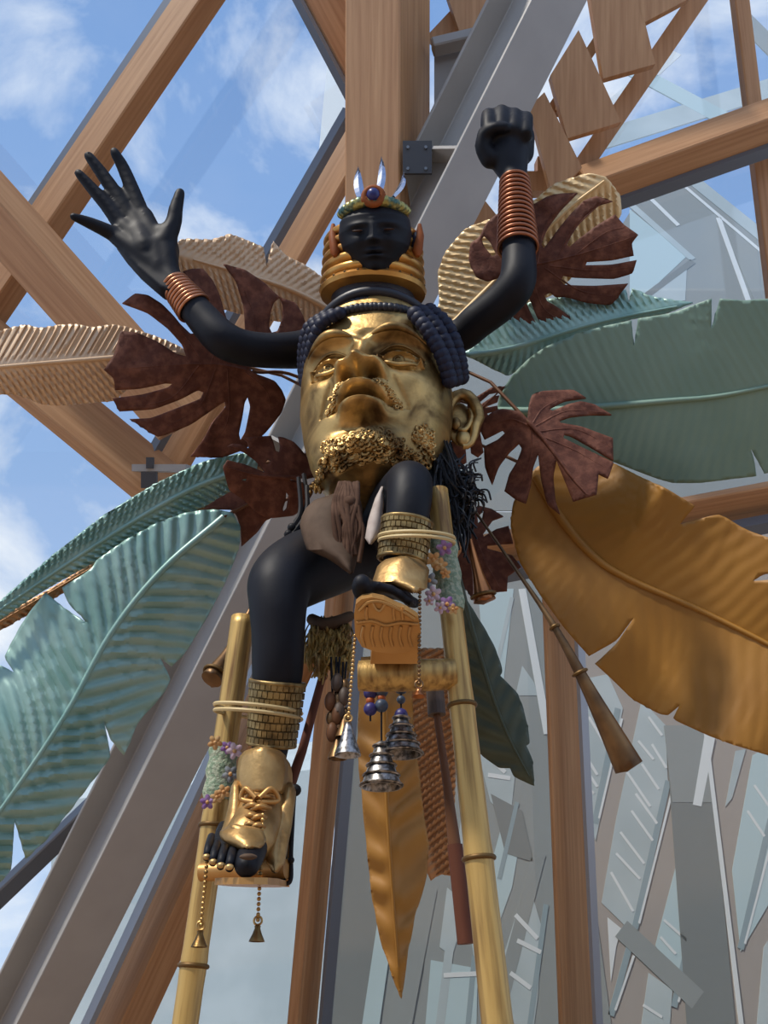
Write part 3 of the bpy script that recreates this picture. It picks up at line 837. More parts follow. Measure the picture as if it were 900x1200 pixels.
leaf('monstera_leaf', 'red-brown monstera leaf drooping over the top of the amber leaf',
     crop(520, 430, 3.75, [(372, 175), (385, 125), (430, 108), (500, 104), (572, 103), (625, 138), (530, 150), (462, 186), (478, 196), (540, 168), (600, 152), (660, 165), (737, 212), (640, 212), (560, 220), (510, 236), (512, 248), (600, 262), (742, 315), (744, 412), (640, 350), (560, 305), (530, 298), (524, 314), (600, 352), (746, 422), (722, 490), (680, 470), (672, 560), (570, 592), (525, 480), (495, 410), (480, 480), (490, 590), (510, 648), (455, 605), (430, 500), (415, 380), (392, 440), (380, 530), (360, 602), (318, 585), (268, 548), (290, 470), (322, 420), (346, 360), (330, 338), (285, 380), (240, 440),
                           (212, 518), (182, 440), (178, 350), (240, 320), (270, 292), (258, 280), (180, 320), (162, 280), (182, 225), (220, 195), (262, 184), (330, 195), (368, 228)]),
     crop(520, 430, 3.75, [(375, 245), (450, 330), (560, 480), (640, 575)]), 3.75, 3.6, 'rust', fold=0.0012, lam=60, amp=0.004, k=0.5, sp=3.6, rib=0.012, ribmat='rust', stem=[(540, 432, 4.05), (575, 448, 3.9)],
     ribs=[crop(520, 430, 3.75, q) for q in ([(390, 250), (440, 180), (560, 120)], [(400, 262), (540, 195), (700, 200)], [(420, 285), (580, 275), (730, 350)], [(440, 310), (580, 370), (720, 450)], [(380, 260), (290, 230), (190, 270)], [(385, 270), (380, 400), (330, 560)])])
leaf('monstera_leaf', 'small thin-lobed brown monstera leaf peeping out behind the gold ear',
     crop(520, 430, 3.75, [(105, 165), (130, 140), (210, 90), (270, 85), (255, 110), (200, 120), (140, 170), (145, 178), (215, 130), (245, 125), (235, 155), (185, 175), (175, 183), (235, 170), (238, 190), (190, 205), (205, 225), (160, 290), (175, 375), (150, 398), (120, 380), (115, 320), (95, 350), (100, 420), (60, 445), (30, 380), (40, 250), (90, 220)]),
     crop(520, 430, 3.75, [(80, 300), (150, 200), (260, 92)]), 4.2, 4.15, 'rust', fold=0.0006, lam=50, amp=0.003, k=0.5, sp=3, rib=0.008, smooth=False, stem=[HUB, (530, 500, 4.22)])
leaf('monstera_leaf', 'brown monstera leaf hanging low behind the copper horn and black fringe',
     crop(520, 430, 3.75, [(100, 660), (150, 610), (210, 625), (262, 658), (215, 675), (172, 735), (176, 748), (230, 715), (285, 700), (305, 776), (190, 785), (192, 800), (300, 830), (340, 880), (282, 920), (278, 985), (200, 992), (120, 1012), (70, 930), (55, 850), (110, 760)]),
     crop(520, 430, 3.75, [(120, 700), (180, 850), (250, 980)]), 4.15, 4.0, 'rust', fold=0.0006, lam=50, amp=0.003, k=0.5, sp=3, rib=0.008, smooth=False, holes=[crop(520, 430, 3.75, [(175, 632), (168, 670), (150, 688), (148, 660)])], stem=[HUB, (530, 580, 4.2)])
leaf('monstera_leaf', 'glossy red-brown monstera leaf close under the jaw of the gold mask',
     crop(220, 480, 5, [(232, 216), (262, 200), (310, 205), (360, 230), (352, 190), (320, 165), (400, 158), (485, 155), (500, 190), (515, 245), (535, 250), (542, 215), (530, 160), (560, 165), (620, 190), (660, 232), (740, 335), (742, 385), (650, 408), (590, 410), (700, 432), (735, 480), (690, 560), (620, 622), (470, 636), (400, 600), (330, 530), (240, 470), (205, 340), (232, 296), (330, 320), (455, 372), (400, 300), (330, 250)]),
     crop(220, 480, 5, [(690, 400), (520, 395), (380, 380), (210, 330)]), 4.0, 3.85, 'rust', fold=0.0010, lam=50, amp=0.004, k=0.5, sp=3, rib=0.010, ribmat='rust',
     holes=[crop(220, 480, 5, [(575, 485), (592, 500), (580, 580), (560, 598), (556, 580), (572, 530)]), crop(220, 480, 5, [(450, 318), (470, 292), (485, 300), (470, 322)]), crop(220, 480, 5, [(310, 412), (345, 402), (340, 418)])],
     stem=[HUB, (380, 555, 4.1)])
leaf('monstera_leaf', 'red-brown leaf folded behind the upper end of the pale teal leaf',
     crop(220, 480, 5, [(90, 585), (180, 520), (260, 480), (330, 490), (420, 520), (500, 570), (490, 635), (455, 650), (400, 725), (315, 802), (308, 690), (285, 620), (255, 585)]),
     crop(220, 480, 5, [(490, 560), (380, 560), (260, 590)]), 4.15, 4.1, 'rust', fold=0.0008, lam=50, amp=0.003, k=0.5, sp=3, rib=0.008, stem=[HUB, (350, 580, 4.2)])
# ================================================================ the stilt-walking figure
fig = Thing('stilt_walker', 'black stilt-walking figure with a huge gold bearded mask, one open hand and one raised fist', 'statue', P(440, 640, 3.25))

# ---- body: limbs, hands and feet grown together into one skin
body = G()
body.add(limb([(452, 372, 3.30, 40), (450, 460, 3.36, 70), (448, 560, 3.36, 62), (440, 640, 3.32, 58)], 24))
body.add(limb([(440, 395, 3.26, 26), (365, 408, 3.16, 23), (325, 411, 3.08, 21), (288, 408, 3.02, 21), (262, 398, 2.98, 22), (240, 376, 2.97, 20), (222, 354, 2.96, 17.5), (205, 334, 2.95, 14.5), (196, 320, 2.95, 15)]))
body.add(limb([(455, 395, 3.26, 26), (530, 396, 3.16, 20), (560, 376, 3.08, 21), (590, 352, 3.00, 22), (606, 330, 2.95, 22), (608, 300, 2.94, 20), (606, 260, 2.93, 18), (603, 220, 2.92, 15), (602, 200, 2.92, 16)]))
# open hand: palm of five rays, then fingers
for bx, by, r0 in ((133, 272, 10), (141, 260, 11), (152, 250, 11), (165, 247, 11), (186, 268, 12)):
    body.add(limb([(200, 330, 2.95, 13), ((200 + bx) / 2 + 2, (330 + by) / 2, 2.93, 13), (bx + 4, by + 6, 2.92, r0)], 14, 5))
palm = [(131, 276), (139, 260), (151, 249), (166, 244), (178, 254), (190, 268), (203, 262), (207, 280), (205, 300), (207, 318), (212, 330), (200, 340), (188, 336), (176, 326), (160, 312), (144, 294)]
body.add(prism([P(x, y, 2.905) for x, y in palm], Vector((0, .085, 0))))
body.add(limb([(172, 296, 2.94, 20), (164, 276, 2.94, 18)], 14, 4)); body.add(limb([(188, 318, 2.95, 17), (184, 292, 2.94, 18)], 14, 4))
fing = [[(136, 276, 9.5), (120, 268, 8.5), (102, 260, 7), (86, 254, 5)],
        [(142, 264, 10), (126, 242, 8.5), (108, 221, 7.4), (92, 203, 5.5)],
        [(152, 256, 10.5), (136, 228, 9), (119, 203, 7.8), (104, 183, 6)],
        [(166, 252, 10.5), (155, 222, 8.8), (144, 196, 7.6), (134, 178, 5.8)],
        [(192, 285, 13), (203, 262, 10), (206, 245, 8.5), (211, 226, 6.2)]]
for i, q in enumerate(fing):
    n = len(q)
    body.add(limb([(x, y, 2.92 - 0.035 * j * (0.5 if i == 4 else 1), r) for j, (x, y, r) in enumerate(q)], 12, 5))
# raised fist
FY = 2.92
body.add(limb([(602, 205, FY, 16), (597, 186, FY, 23), (593, 165, FY + .01, 27), (592, 152, FY + .02, 25)], 18, 5))
body.add(limb([(575, 178, FY, 15), (572, 160, FY, 14)], 14, 4)); body.add(limb([(612, 180, FY, 14), (614, 160, FY, 13)], 14, 4))
for i, (x, r) in enumerate(((572, 9.2), (587, 9.6), (602, 9.2), (616, 8.4))):
    t = (2, -1.5, 1.5, 5)[i]
    body.add(limb([(x, 160, FY + .05, r), (x, 142 + t, FY + .03, r), (x + 0.5, 134 + t, FY - .03, r), (x + 1, 137 + t, FY - .085, r * .98), (x + 1, 152 + t, FY - .10, r * .92), (x + 1, 160, FY - .05, r * .85)], 12, 5))
body.add(limb([(574, 186, FY - .02, 12), (566, 172, FY - .05, 10), (568, 158, FY - .085, 8), (579, 150, FY - .12, 7), (592, 149, FY - .125, 6.2)], 12, 5))
# bent leg on the dull stilt
body.add(limb([(428, 640, 3.26, 40), (392, 652, 3.06, 44), (352, 668, 2.86, 44), (330, 684, 2.76, 40), (326, 706, 2.73, 35), (326, 744, 2.74, 31.5), (325, 790, 2.77, 30), (320, 850, 2.83, 24), (312, 905, 2.86, 20), (304, 950, 2.82, 19)], 26))
body.add(limb([(304, 955, 2.80, 20), (294, 980, 2.68, 20), (284, 990, 2.62, 17)], 18))
# leg with the lifted knee
body.add(limb([(455, 640, 3.25, 40), (466, 600, 2.98, 38), (477, 572, 2.66, 30), (480, 568, 2.57, 27.5), (480, 582, 2.535, 27), (477, 608, 2.53, 25.5), (473, 640, 2.55, 24), (470, 662, 2.57, 22)], 26))
body.add(limb([(470, 662, 2.56, 21), (464, 678, 2.53, 20), (458, 686, 2.50, 18)], 18))
# toes
for x, y, r, Yt in ((424, 690, 13.5, 2.40), (444, 687, 7.2, 2.42), (456, 690, 7.0, 2.43), (468, 696, 6.8, 2.44), (479, 704, 6.6, 2.45)):
    body.add(limb([(x + 10 - r * .3, y + 3, Yt + .12, r), (x + 2, y + 2, Yt + .03, r), (x, y - 6 * (r > 10), Yt - .03, r * .92)], 12, 4))
for x, y, r, Yt in ((291, 1010, 17, 2.46), (266, 992, 9, 2.56), (256, 986, 8, 2.58)):
    body.add(limb([(x + 7, y - 18, Yt + .14, r), (x + 1, y - 4, Yt + .02, r), (x - 2, y + 4, Yt - .035, r * .92)], 12, 4))
bo = fig.part('body', body, M['black'], label='glossy black body with raised arms and one lifted knee')
rm = bo.modifiers.new('skin', 'REMESH'); rm.mode = 'VOXEL'; rm.voxel_size = 0.0095; rm.use_smooth_shade = True
sm = bo.modifiers.new('smooth', 'SMOOTH'); sm.factor = 0.5; sm.iterations = 6
# small toes of the booted foot
for x, y, rr, Yt in ((270, 1010, 5.6, 2.44), (259.5, 1008, 5.2, 2.455), (250.5, 1004, 5.0, 2.475), (243, 998, 4.6, 2.50)):
    fig.part('toe', limb([(x + 5, y - 17, Yt + .09, rr * 1.1), (x + 1.5, y - 7, Yt, rr), (x, y + 2, Yt - .02, rr), (x - 1, y + 7, Yt - .01, rr * .9)], 14, 4), M['black'], bo)
# toenails of the booted foot
for x, y in ((291, 1004), (269, 1016), (259, 1014), (250, 1010), (242, 1004)):
    c = P(x, y, {291: 2.38, 269: 2.405, 259: 2.423, 250: 2.443, 242: 2.468}[x])
    fig.part('toenail', ball(c, 0.011 if x < 280 else 0.022, 8, 6, (1, .5, .7 if x < 280 else .35)), M['boot_gold'] if x < 280 else M['leather'], bo)

# ---- bangles
for i in range(9):
    t = i / 8
    c0, c1 = P(204, 333, 2.95), P(227, 361, 2.965)
    c = c0.lerp(c1, t)
    fig.part('bangle', torus(c, c1 - c0, (15.5 + 4.5 * t) * mpp(c), 0.0075), M['copper'])
for i in range(15):
    t = i / 14
    c0, c1 = P(603, 213, 2.92), P(607, 290, 2.937)
    c = c0.lerp(c1, t)
    fig.part('bangle', torus(c, c1 - c0, (16.0 + 7.0 * t) * mpp(c), 0.0085), M['copper_dark'])

# ---- the gold mask
def interp(tab, v):
    for i in range(len(tab) - 1):
        if v <= tab[i + 1][0]:
            t = (v - tab[i][0]) / (tab[i + 1][0] - tab[i][0])
            t2 = t * t * (3 - 2 * t) * 0.3 + t * 0.7
            return [a + (b - a) * t2 for a, b in zip(tab[i][1:], tab[i + 1][1:])]
    return list(tab[-1][1:])

def head(tab, feats, nz=150, na=180, post=None):
    """tab: rows (v, z, half width, front, back); face looks along -Y; feats(x, z) gives the push outwards"""
    v = []; f = []
    for i in range(nz + 1):
        vv = i / nz
        z, w, fr_, bk = interp(tab, vv)
        for k in range(na):
            a = 2 * math.pi * k / na
            s, c = math.sin(a), math.cos(a)
            e = 0.92
            x = w * math.copysign(abs(s) ** e, s)
            y = -(fr_ if c > 0 else bk) * math.copysign(abs(c) ** e, c)
            if c > 0:
                y -= feats(x, z) * min(1, c * 2.2)
            q = Vector((x, y, z))
            v.append(post(q) if post else q)
    for i in range(nz):
        for k in range(na):
            f.append((i * na + k, i * na + (k + 1) % na, (i + 1) * na + (k + 1) % na, (i + 1) * na + k))
    f.append(tuple(range(na))); f.append(tuple(nz * na + k for k in range(na)))
    return v, f

def gs(x, s): return math.exp(-(x / s) ** 2)
def lerp(t, a, b): t = max(0, min(1, t)); return a + (b - a) * t

def mask_feats(x, z):
    ax = abs(x)
    d = 0
    # muzzle, cheeks, chin, brow
    d += 0.11 * gs(x, .42) * gs(z + .38, .28)
    d += 0.08 * gs(ax - .60, .24) * gs(z + .16, .22)
    d += 0.15 * gs(x, .36) * gs(z + 1.10, .17)
    d -= 0.10 * gs(x, .34) * gs(z + .84, .09)
    # nose
    if -.36 < z < .62:
        t = (0.44 - z) / .58
        w = lerp(t, .11, .19)
        d += lerp(t, .05, .40) * gs(x, w) * (1 if z > -.13 else max(0, 1 - ((-.13 - z) / .16) ** 1.4))
    d += 0.27 * gs(ax - .25, .115) * gs(z + .11, .115)
    d += 0.10 * gs(x, .15) * gs(z + .07, .11)
    d -= 0.22 * gs(ax - .14, .07) * gs(z + .235, .05)
    d -= 0.05 * gs(x, .06) * gs(z + .34, .07)
    # eyes
    ex = ax - .45
    d -= 0.20 * gs(ex + .03, .27) * gs(z - .14, .15)
    eb = 1 - (ex / .215) ** 2 - ((z - .14) / .125) ** 2
    if eb > 0: d += 0.15 * math.sqrt(eb)
    arc = .14 + .10 * (1 - (ex / .26) ** 2)
    if abs(ex) < .27:
        d += 0.085 * gs(z - arc, .028); d -= 0.06 * gs(z - arc - .065, .024)
        arc2 = .14 - .095 * (1 - (ex / .26) ** 2)
        d += 0.075 * gs(z - arc2, .026); d -= 0.04 * gs(z - arc2 + .06, .025)
    bz = .44 + .06 * (1 - (ex / .3) ** 2) - .05 * ex
    d += 0.17 * gs(z - bz, .06) * gs(ex, .33)
    d -= 0.05 * gs(x, .08) * gs(z - .46, .08)
    # lips
    zz = z - .11
    lw = max(0, 1 - (x / .335) ** 2)
    up = -.475 + .018 * math.cos(x * 16) * gs(x, .2)
    d += 0.27 * gs(zz - up + .045, .080) * lw ** .6
    d += 0.26 * gs(zz + .735, .080) * max(0, 1 - (x / .31) ** 2) ** .6
    d -= 0.24 * gs(zz + .622 + .05 * (x / .4) ** 2, .028) * gs(x, .30)
    d -= 0.05 * gs(ax - .37, .06) * gs(zz + .62, .10)
    # furrow from nose to mouth corner
    fx = .34 + .18 * max(0, min(1, (-.1 - z) / .45))
    if -.6 < z < 0: d -= 0.045 * gs(ax - fx, .045)
    # hair line ridge
    return d

MT = [(0, -1.42, .03, .03, .03), (.05, -1.40, .34, .38, .4), (.11, -1.32, .58, .66, .6), (.19, -1.14, .74, .82, .78), (.27, -.92, .84, .86, .9), (.38, -.58, .93, .86, .98), (.50, -.18, .995, .86, 1.0),
      (.62, .22, 1.0, .84, 1.0), (.72, .58, .97, .86, 1.0), (.82, .92, .90, .80, .95), (.90, 1.28, .80, .70, .85), (.96, 1.50, .56, .48, .55), (1, 1.60, .03, .03, .03)]
MS = 0.292
MC = P(441, 477, 2.92)
MR = Matrix.Rotation(math.radians(-11), 3, 'Z') @ Matrix.Rotation(math.radians(2), 3, 'X')
def mpost(q): return MC + MR @ (q * MS)
mk = fig.part('mask', head(MT, mask_feats, 170, 220, mpost), M['gold'], label='huge gold face mask with full lips and curly beard')

def mask_pt(x, z, out=0.0):
    """point on the mask front at face coordinates"""
    lo, hi = 0.0, 1.0
    for _ in range(30):
        m_ = (lo + hi) / 2
        if interp(MT, m_)[0] < z: lo = m_
        else: hi = m_
    _, w, fr_, _ = interp(MT, lo)
    s = max(-.999, min(.999, x / max(w, .01)))
    c = math.sqrt(1 - (abs(s) ** (1 / .92)) ** 2)
    y = -fr_ * c ** .92 - mask_feats(x, z) * min(1, c * 2.2)
    return mpost(Vector((x, y - out, z)))

# eyes: iris rings set in the lids
for s in (-1, 1):
    c = mask_pt(s * .45 - .02, .15, .012)
    d = (MR @ Vector((0, -1, 0)))
    fig.part('iris', lathe(c, d, [(.001, .001), (.008, .002), (.010, .007), (.016, .007), (.021, .003), (.024, -.006)], 18), M['gold_dark'], mk)
    for nm, z0, hh, rr, dz in (('upper_eyelid', .15, .13, .011, 0), ('lower_eyelid', .13, -.105, .0095, 0), ('eyelid_crease', .24, .12, .006, 0)):
        ln = []
        for i in range(17):
            e_ = -.255 + .51 * i / 16
            ln.append(mask_pt(s * (.45 + e_), z0 + hh * (1 - (e_ / .26) ** 2), .012))
        fig.part(nm, tube(ln, [rr * (.25 + .75 * math.sin(math.pi * i / 16)) for i in range(17)], 8), M['gold'], mk)
    br_ = []
    for i in range(15):
        e_ = -.32 + .64 * i / 14
        br_.append(mask_pt(s * (.45 + e_), .46 + .06 * (1 - (e_ / .3) ** 2) - .05 * e_, .01))
    fig.part('eyebrow', tube(br_, [.017 * (.25 + .75 * math.sin(math.pi * (i / 14) ** .8)) for i in range(15)], 8), M['gold'], mk)
# beard and moustache of tight curls
rnd = random.Random(4)
bd = G(); 
def curl(g, x, z, r):
    p = mask_pt(x, z, 0.01)
    d = (p - mpost(Vector((0, 0.1, z)))).normalized()
    u, w = frame(d)
    a0 = rnd.random() * 6.28
    pts = []
    for i in range(9):
        a = a0 + i * 0.85; rr = r * (1 - i / 11)
        pts.append(p + (u * math.cos(a) + w * math.sin(a)) * rr + d * (i * r * 0.10))
    g.add(tube(pts, [r * .42 * (1 - i / 16) for i in range(9)], 5))
for i in range(2600):
    x = rnd.uniform(-.95, .95); z = rnd.uniform(-1.36, -.62)
    lim = -1.0 + .05 * math.sin(x * 9) + max(0, abs(x) - .45) * .35
    if z > lim or z < -1.30 + .12 * x * x: continue
    if abs(x) > .50 and z > -1.12: continue
    if abs(x) > interp(MT, .3)[1]: continue
    if rnd.random() < .42:
        curl(bd, x, z, rnd.uniform(.010, .017))
for i in range(60):                                    # side patch by the jaw
    a = rnd.gauss(.69, .05); z = rnd.gauss(-.92, .06)
    if abs(a) < .82: curl(bd, a, z, rnd.uniform(.012, .018))
fig.part('beard', bd, M['gold'], mk, label='gold curly beard', kind='stuff')
mu = G()
for i in range(150):
    s = rnd.choice((-1, 1)); t = rnd.random()
    x = s * (.20 + .24 * t) + rnd.gauss(0, .02); z = -.31 - .26 * t ** 1.5 + rnd.gauss(0, .022)
    curl(mu, x, z, rnd.uniform(.007, .011))
fig.part('moustache', mu, M['gold'], mk, label='thin gold moustache', kind='stuff')
# ear
def ear(side, px):
    c = P(*px)
    e = G()
    R = MR @ Matrix.Rotation(math.radians(24 * side), 3, 'Z')
    def ep(a, b, o): return c + R @ Vector((a, -o, b))
    H = .115; W = .062
    rim = []
    for i in range(15):
        t = i / 14; an = math.radians(200 - 300 * t)
        rim.append(ep(side * (W * math.cos(an) * (1.0 if an > 0 else .72)), H * math.sin(an) * (1 if an > 0 else 1.05), .02 + .012 * math.sin(t * 3.1)))
    e.add(tube(rim, [.012 + .013 * math.sin(math.pi * min(1, i / 14 * 1.1)) for i in range(15)], 10))
    inner = [ep(side * .030, .055, .018), ep(side * .034, .02, .026), ep(side * .022, -.02, .03), ep(side * .0, -.05, .028), ep(side * -.02, -.045, .022)]
    e.add(tube([Vector(q) for q in spline([tuple(q) for q in inner], 5)], .011, 8))
    e.add(ball(ep(0, -.085, .02), .034, 12, 8, (1, .6, 1.1), R)); e.add(ball(ep(-side * .03, -.02, .022), .024, 12, 8, (.8, .7, 1.2), R))
    e.add(ball(ep(-side * .005, 0, -.008), .085, 16, 10, (.72, .2, 1.2), R))
    return fig.part('ear', e, M['gold'], mk)
ear(1, (541, 496, 2.98)); ear(-1, (388, 515, 3.22))

# ---- headband of navy bead ropes
hb = G().add(tube([mpost(Vector((.86 * math.sin(a), -.70 * math.cos(a), 1.36 - .30 * abs(math.sin(a)) ** 2))) for a in np.linspace(-2.2, 2.2, 40)], .022, 8))
hbo = fig.part('headband', hb, M['darkbead'], label='headband of navy bead ropes')
def rope(path, r, n, mt):
    s = spline(path, 12)
    idx = np.linspace(0, len(s) - 1, n)
    bm_ = {}
    for j in idx:
        q = s[int(round(j))]
        fig.part('bead', ball(P(*q), r, 9, 6), M[mt], hbo)
for k, off in enumerate((0, 1, 2)):
    rope([(398 - off * 9, 367 + off * 2, 2.68 + off * .05), (376 - off * 7, 380 + off * 2, 2.72 + off * .05), (366 - off * 5, 404 + off, 2.78 + off * .05), (361 - off * 3, 428, 2.88 + off * .05), (359 - off, 448, 2.93 + off * .04)], .026, 13, 'navy')
    rope([(486 + off * 9, 368 - off * 2, 2.66 + off * .05), (499 + off * 11, 384 - off * 3, 2.66 + off * .05), (511 + off * 11, 403 - off, 2.68 + off * .05), (521 + off * 9, 424, 2.71 + off * .05), (527 + off * 7, 446 - off * 2, 2.75 + off * .05)], .031, 12, 'navy')
rope([(392, 369, 2.72), (415, 362, 2.69), (438, 360, 2.68), (462, 361, 2.68), (486, 367, 2.71)], .020, 18, 'darkbead')
rope([(398, 359, 2.76), (418, 354, 2.73), (440, 352, 2.72), (462, 353, 2.73), (482, 358, 2.76)], .020, 16, 'darkbead')

# ---- boot with open toe
boot = fig.part('boot', limb([(318, 908, 2.84, 25), (314, 925, 2.80, 29), (310, 945, 2.75, 30), (302, 965, 2.68, 31), (292, 985, 2.62, 31)], 22, 6), M['boot_gold'], label='open-toed gold lace-up boot')
def outline_px(px, Y0, Y1, th, axis='y', n=1):
    """plate through pixel outline, its depth running from Y0 at the top to Y1 at the bottom, th thick"""
    ys = [q[1] for q in px]; a, b = min(ys), max(ys)
    pts = [P(x, y, Y0 + (Y1 - Y0) * (y - a) / (b - a)) for x, y in px]
    n_ = (pts[1] - pts[0]).cross(pts[len(px) // 2] - pts[0]).normalized()
    if n_.y < 0: n_ = -n_
    return prism(pts, n_ * th)
def dome_plate(px, Y0, Y1, bulge, rows=10):
    """a curved flap: outline filled by rows, bulging towards the room"""
    ys = [q[1] for q in px]; a, b = min(ys) + .5, max(ys) - .5
    v = []; f = []; m_ = 12
    for i in range(rows + 1):
        y = a + (b - a) * i / rows
        xs = []
        for j in range(len(px)):
            (x1, y1), (x2, y2) = px[j], px[(j + 1) % len(px)]
            if (y1 - y) * (y2 - y) <= 0 and y1 != y2: xs.append(x1 + (x2 - x1) * (y - y1) / (y2 - y1))
        l, r = min(xs), max(xs)
        for k in range(m_ + 1):
            t = k / m_
            v.append(P(l + (r - l) * t, y, Y0 + (Y1 - Y0) * i / rows - bulge * (1 - (2 * t - 1) ** 2)))
    n_ = m_ + 1
    for i in range(rows):
        for k in range(m_): f.append((i * n_ + k, i * n_ + k + 1, (i + 1) * n_ + k + 1, (i + 1) * n_ + k))
    return v, f
def solid(o, th):
    s = o.modifiers.new('thickness', 'SOLIDIFY'); s.thickness = th; s.offset = 0
    return o
solid(fig.part('tongue', dome_plate([(279, 905), (282, 888), (291, 879), (306, 876), (322, 878), (333, 886), (336, 900), (334, 918), (330, 930), (284, 930), (280, 920)], 2.70, 2.70, .05), M['boot_gold'], boot), .012)
solid(fig.part('side_flap', dome_plate([(334, 920), (340, 918), (345, 925), (340, 970), (332, 1010), (322, 1022), (310, 1000), (308, 975), (318, 955), (330, 940)], 2.74, 2.60, .02), M['boot_gold'], boot), .014)
solid(fig.part('side_flap', dome_plate([(274, 918), (278, 916), (282, 950), (284, 968), (272, 975), (258, 984), (264, 968), (270, 945)], 2.72, 2.60, .02), M['boot_gold'], boot), .014)
solid(fig.part('toe_band', dome_plate([(258, 977), (272, 968), (290, 970), (306, 974), (311, 986), (302, 994), (286, 995), (270, 988), (262, 984)], 2.53, 2.47, .04), M['boot_gold'], boot), .012)
for i, (y, xl, xr) in enumerate(((938, 284, 322), (950, 284, 316), (962, 284, 312), (972, 284, 310))):
    Yl = 2.66 - .022 * i
    fig.part('lace', wire([(xl, y, Yl), ((xl + xr) / 2 - 4, y - 7, Yl - .05), (xr, y + 4, Yl - .01)], .0075, 8), M['sole'], boot)
    fig.part('lace', wire([(xl, y + 5, Yl), ((xl + xr) / 2 + 4, y - 5, Yl - .055), (xr, y - 3, Yl - .01)], .0075, 8), M['sole'], boot)
for q in ([(300, 935, 2.60), (288, 924, 2.61), (283, 936, 2.62), (297, 940, 2.60)], [(304, 935, 2.60), (318, 924, 2.61), (326, 938, 2.63), (306, 940, 2.60)]):
    fig.part('bow_loop', wire(q, .007, 8), M['sole'], boot)
fig.part('sole', prism([P(x, 1028 + 10 * (Y - 2.40), Y) for x, Y in ((252, 2.50), (262, 2.44), (280, 2.41), (298, 2.41), (314, 2.44), (326, 2.55), (336, 2.80), (328, 2.90), (296, 2.90), (270, 2.75))], Vector((0, 0, -.016))), M['sole'], boot, smooth=False)
fig.part('heel_panel', outline_px([(318, 985), (334, 905), (345, 920), (338, 1030), (318, 1030)], 2.90, 2.80, .05), M['sole'], boot, smooth=False)

# ---- carved sandal under the lifted foot
sd_px = [(415, 720), (417, 708), (424, 702), (436, 700), (450, 703), (464, 710), (478, 716), (490, 724), (493, 740), (492, 756), (480, 764), (460, 766), (440, 764), (424, 758), (416, 744)]
sand = fig.part('sandal', outline_px(sd_px, 2.34, 2.46, .035), M['sole'], smooth=False, label='carved golden sandal sole with ridged tread')
def solep(x, y, o=.004):
    return P(x, y, 2.34 + .12 * (y - 700) / 66 - o)
gro = [[(421, 716), (432, 706), (448, 706), (470, 716), (486, 726)], [(418, 730), (436, 728), (452, 733), (470, 730), (490, 732)], [(436, 706), (440, 714), (446, 716), (452, 707)]]
gro += [[(x, 734), (x - 2, 746), (x + 1, 758)] for x in (426, 437, 448, 459, 470, 481)] + [[(x, 711), (x - 1, 718), (x, 726)] for x in (430, 462, 472)]
for q in gro:
    fig.part('tread_ridge', tube([solep(*p) for p in [tuple(s) for s in spline(q, 5)]], .0048, 6), M['sole'], sand)
fig.part('heel_block', outline_px([(436, 762), (490, 758), (490, 778), (434, 778)], 2.50, 2.54, .10), M['sole'], sand, smooth=False)
# instep cover and shin guards
solid(fig.part('instep_cover', dome_plate([(438, 682), (444, 664), (456, 655), (474, 653), (492, 658), (502, 668), (498, 690), (486, 694), (470, 688), (452, 684)], 2.50, 2.44, .05), M['boot_gold']), .012)
def guard(spec, rows, mt, rim):
    """a tapering cuff of stacked rings; spec = (x0,y0,Y0,r0px, x1,y1,Y1,r1px)"""
    x0, y0, Y0, r0, x1, y1, Y1, r1 = spec
    c0, c1 = P(x0, y0, Y0), P(x1, y1, Y1)
    prof = []
    H = (c1 - c0).length
    a, b = r0 * mpp(c0), r1 * mpp(c1)
    for i in range(rows * 6 + 1):
        t = i / (rows * 6); ph = (i % 6)
        prof.append((lerp(t, a, b) + (0.004 if 1 <= ph <= 4 else -.001), H * t))
    g = fig.part('shin_guard', lathe(c0, c1 - c0, prof, 36), M[mt], label='ridged gold shin guard')
    for i in range(rows):
        t = (i + .5) / rows
        c = c0.lerp(c1, t); R_ = lerp(t, a, b) + .006; u, w = frame(c1 - c0); h = H / rows * .78
        n_ = 30
        pl = G()
        for k in range(n_):
            an = 2 * math.pi * (k + .5 * (i % 2)) / n_
            d = u * math.cos(an) + w * math.sin(an); tdir = (c1 - c0).normalized().cross(d)
            Rm = Matrix((tdir, d, (c1 - c0).normalized())).transposed()
            pl.add(boxm(c + d * R_, 2 * math.pi * R_ / n_ * .86, .005, h, Rm))
        fig.part('plate_row', pl, M[rim], g, smooth=False)
    for cc, rr in ((c0, a), (c1, b)):
        fig.part('rim', torus(cc, c1 - c0, rr + .004, .007), M[rim], g)
    return g
guard((325.5, 800, 2.775, 30.5, 318, 872, 2.845, 26), 8, 'guard', 'guard')
guard((477, 612, 2.53, 27.5, 471, 656, 2.555, 26), 6, 'guard', 'guard')
# gold cords tying shin to stilt
def loop(c, a, b, ax, r, n=40):
    u = a.normalized(); w = b.normalized()
    return tube([c + u * a.length * math.cos(2 * math.pi * i / n) + w * b.length * math.sin(2 * math.pi * i / n) for i in range(n)], r, 6, closed=True)
for dy in (0, 7):
    c = P(303, 831 + dy, 2.85); rx = P(353, 836 + dy, 2.85) - P(253, 827 + dy, 2.85)
    fig.part('tie_cord', loop(c, rx / 2, Vector((0, .20, .050)), None, .006), M['cord'])
for dy in (0, 5):
    c = P(488, 630 + dy, 2.56); rx = P(532, 635 + dy, 2.56) - P(444, 632 + dy, 2.56)
    fig.part('tie_cord', loop(c, rx / 2, Vector((0, .15, .060)), None, .006), M['cord'])

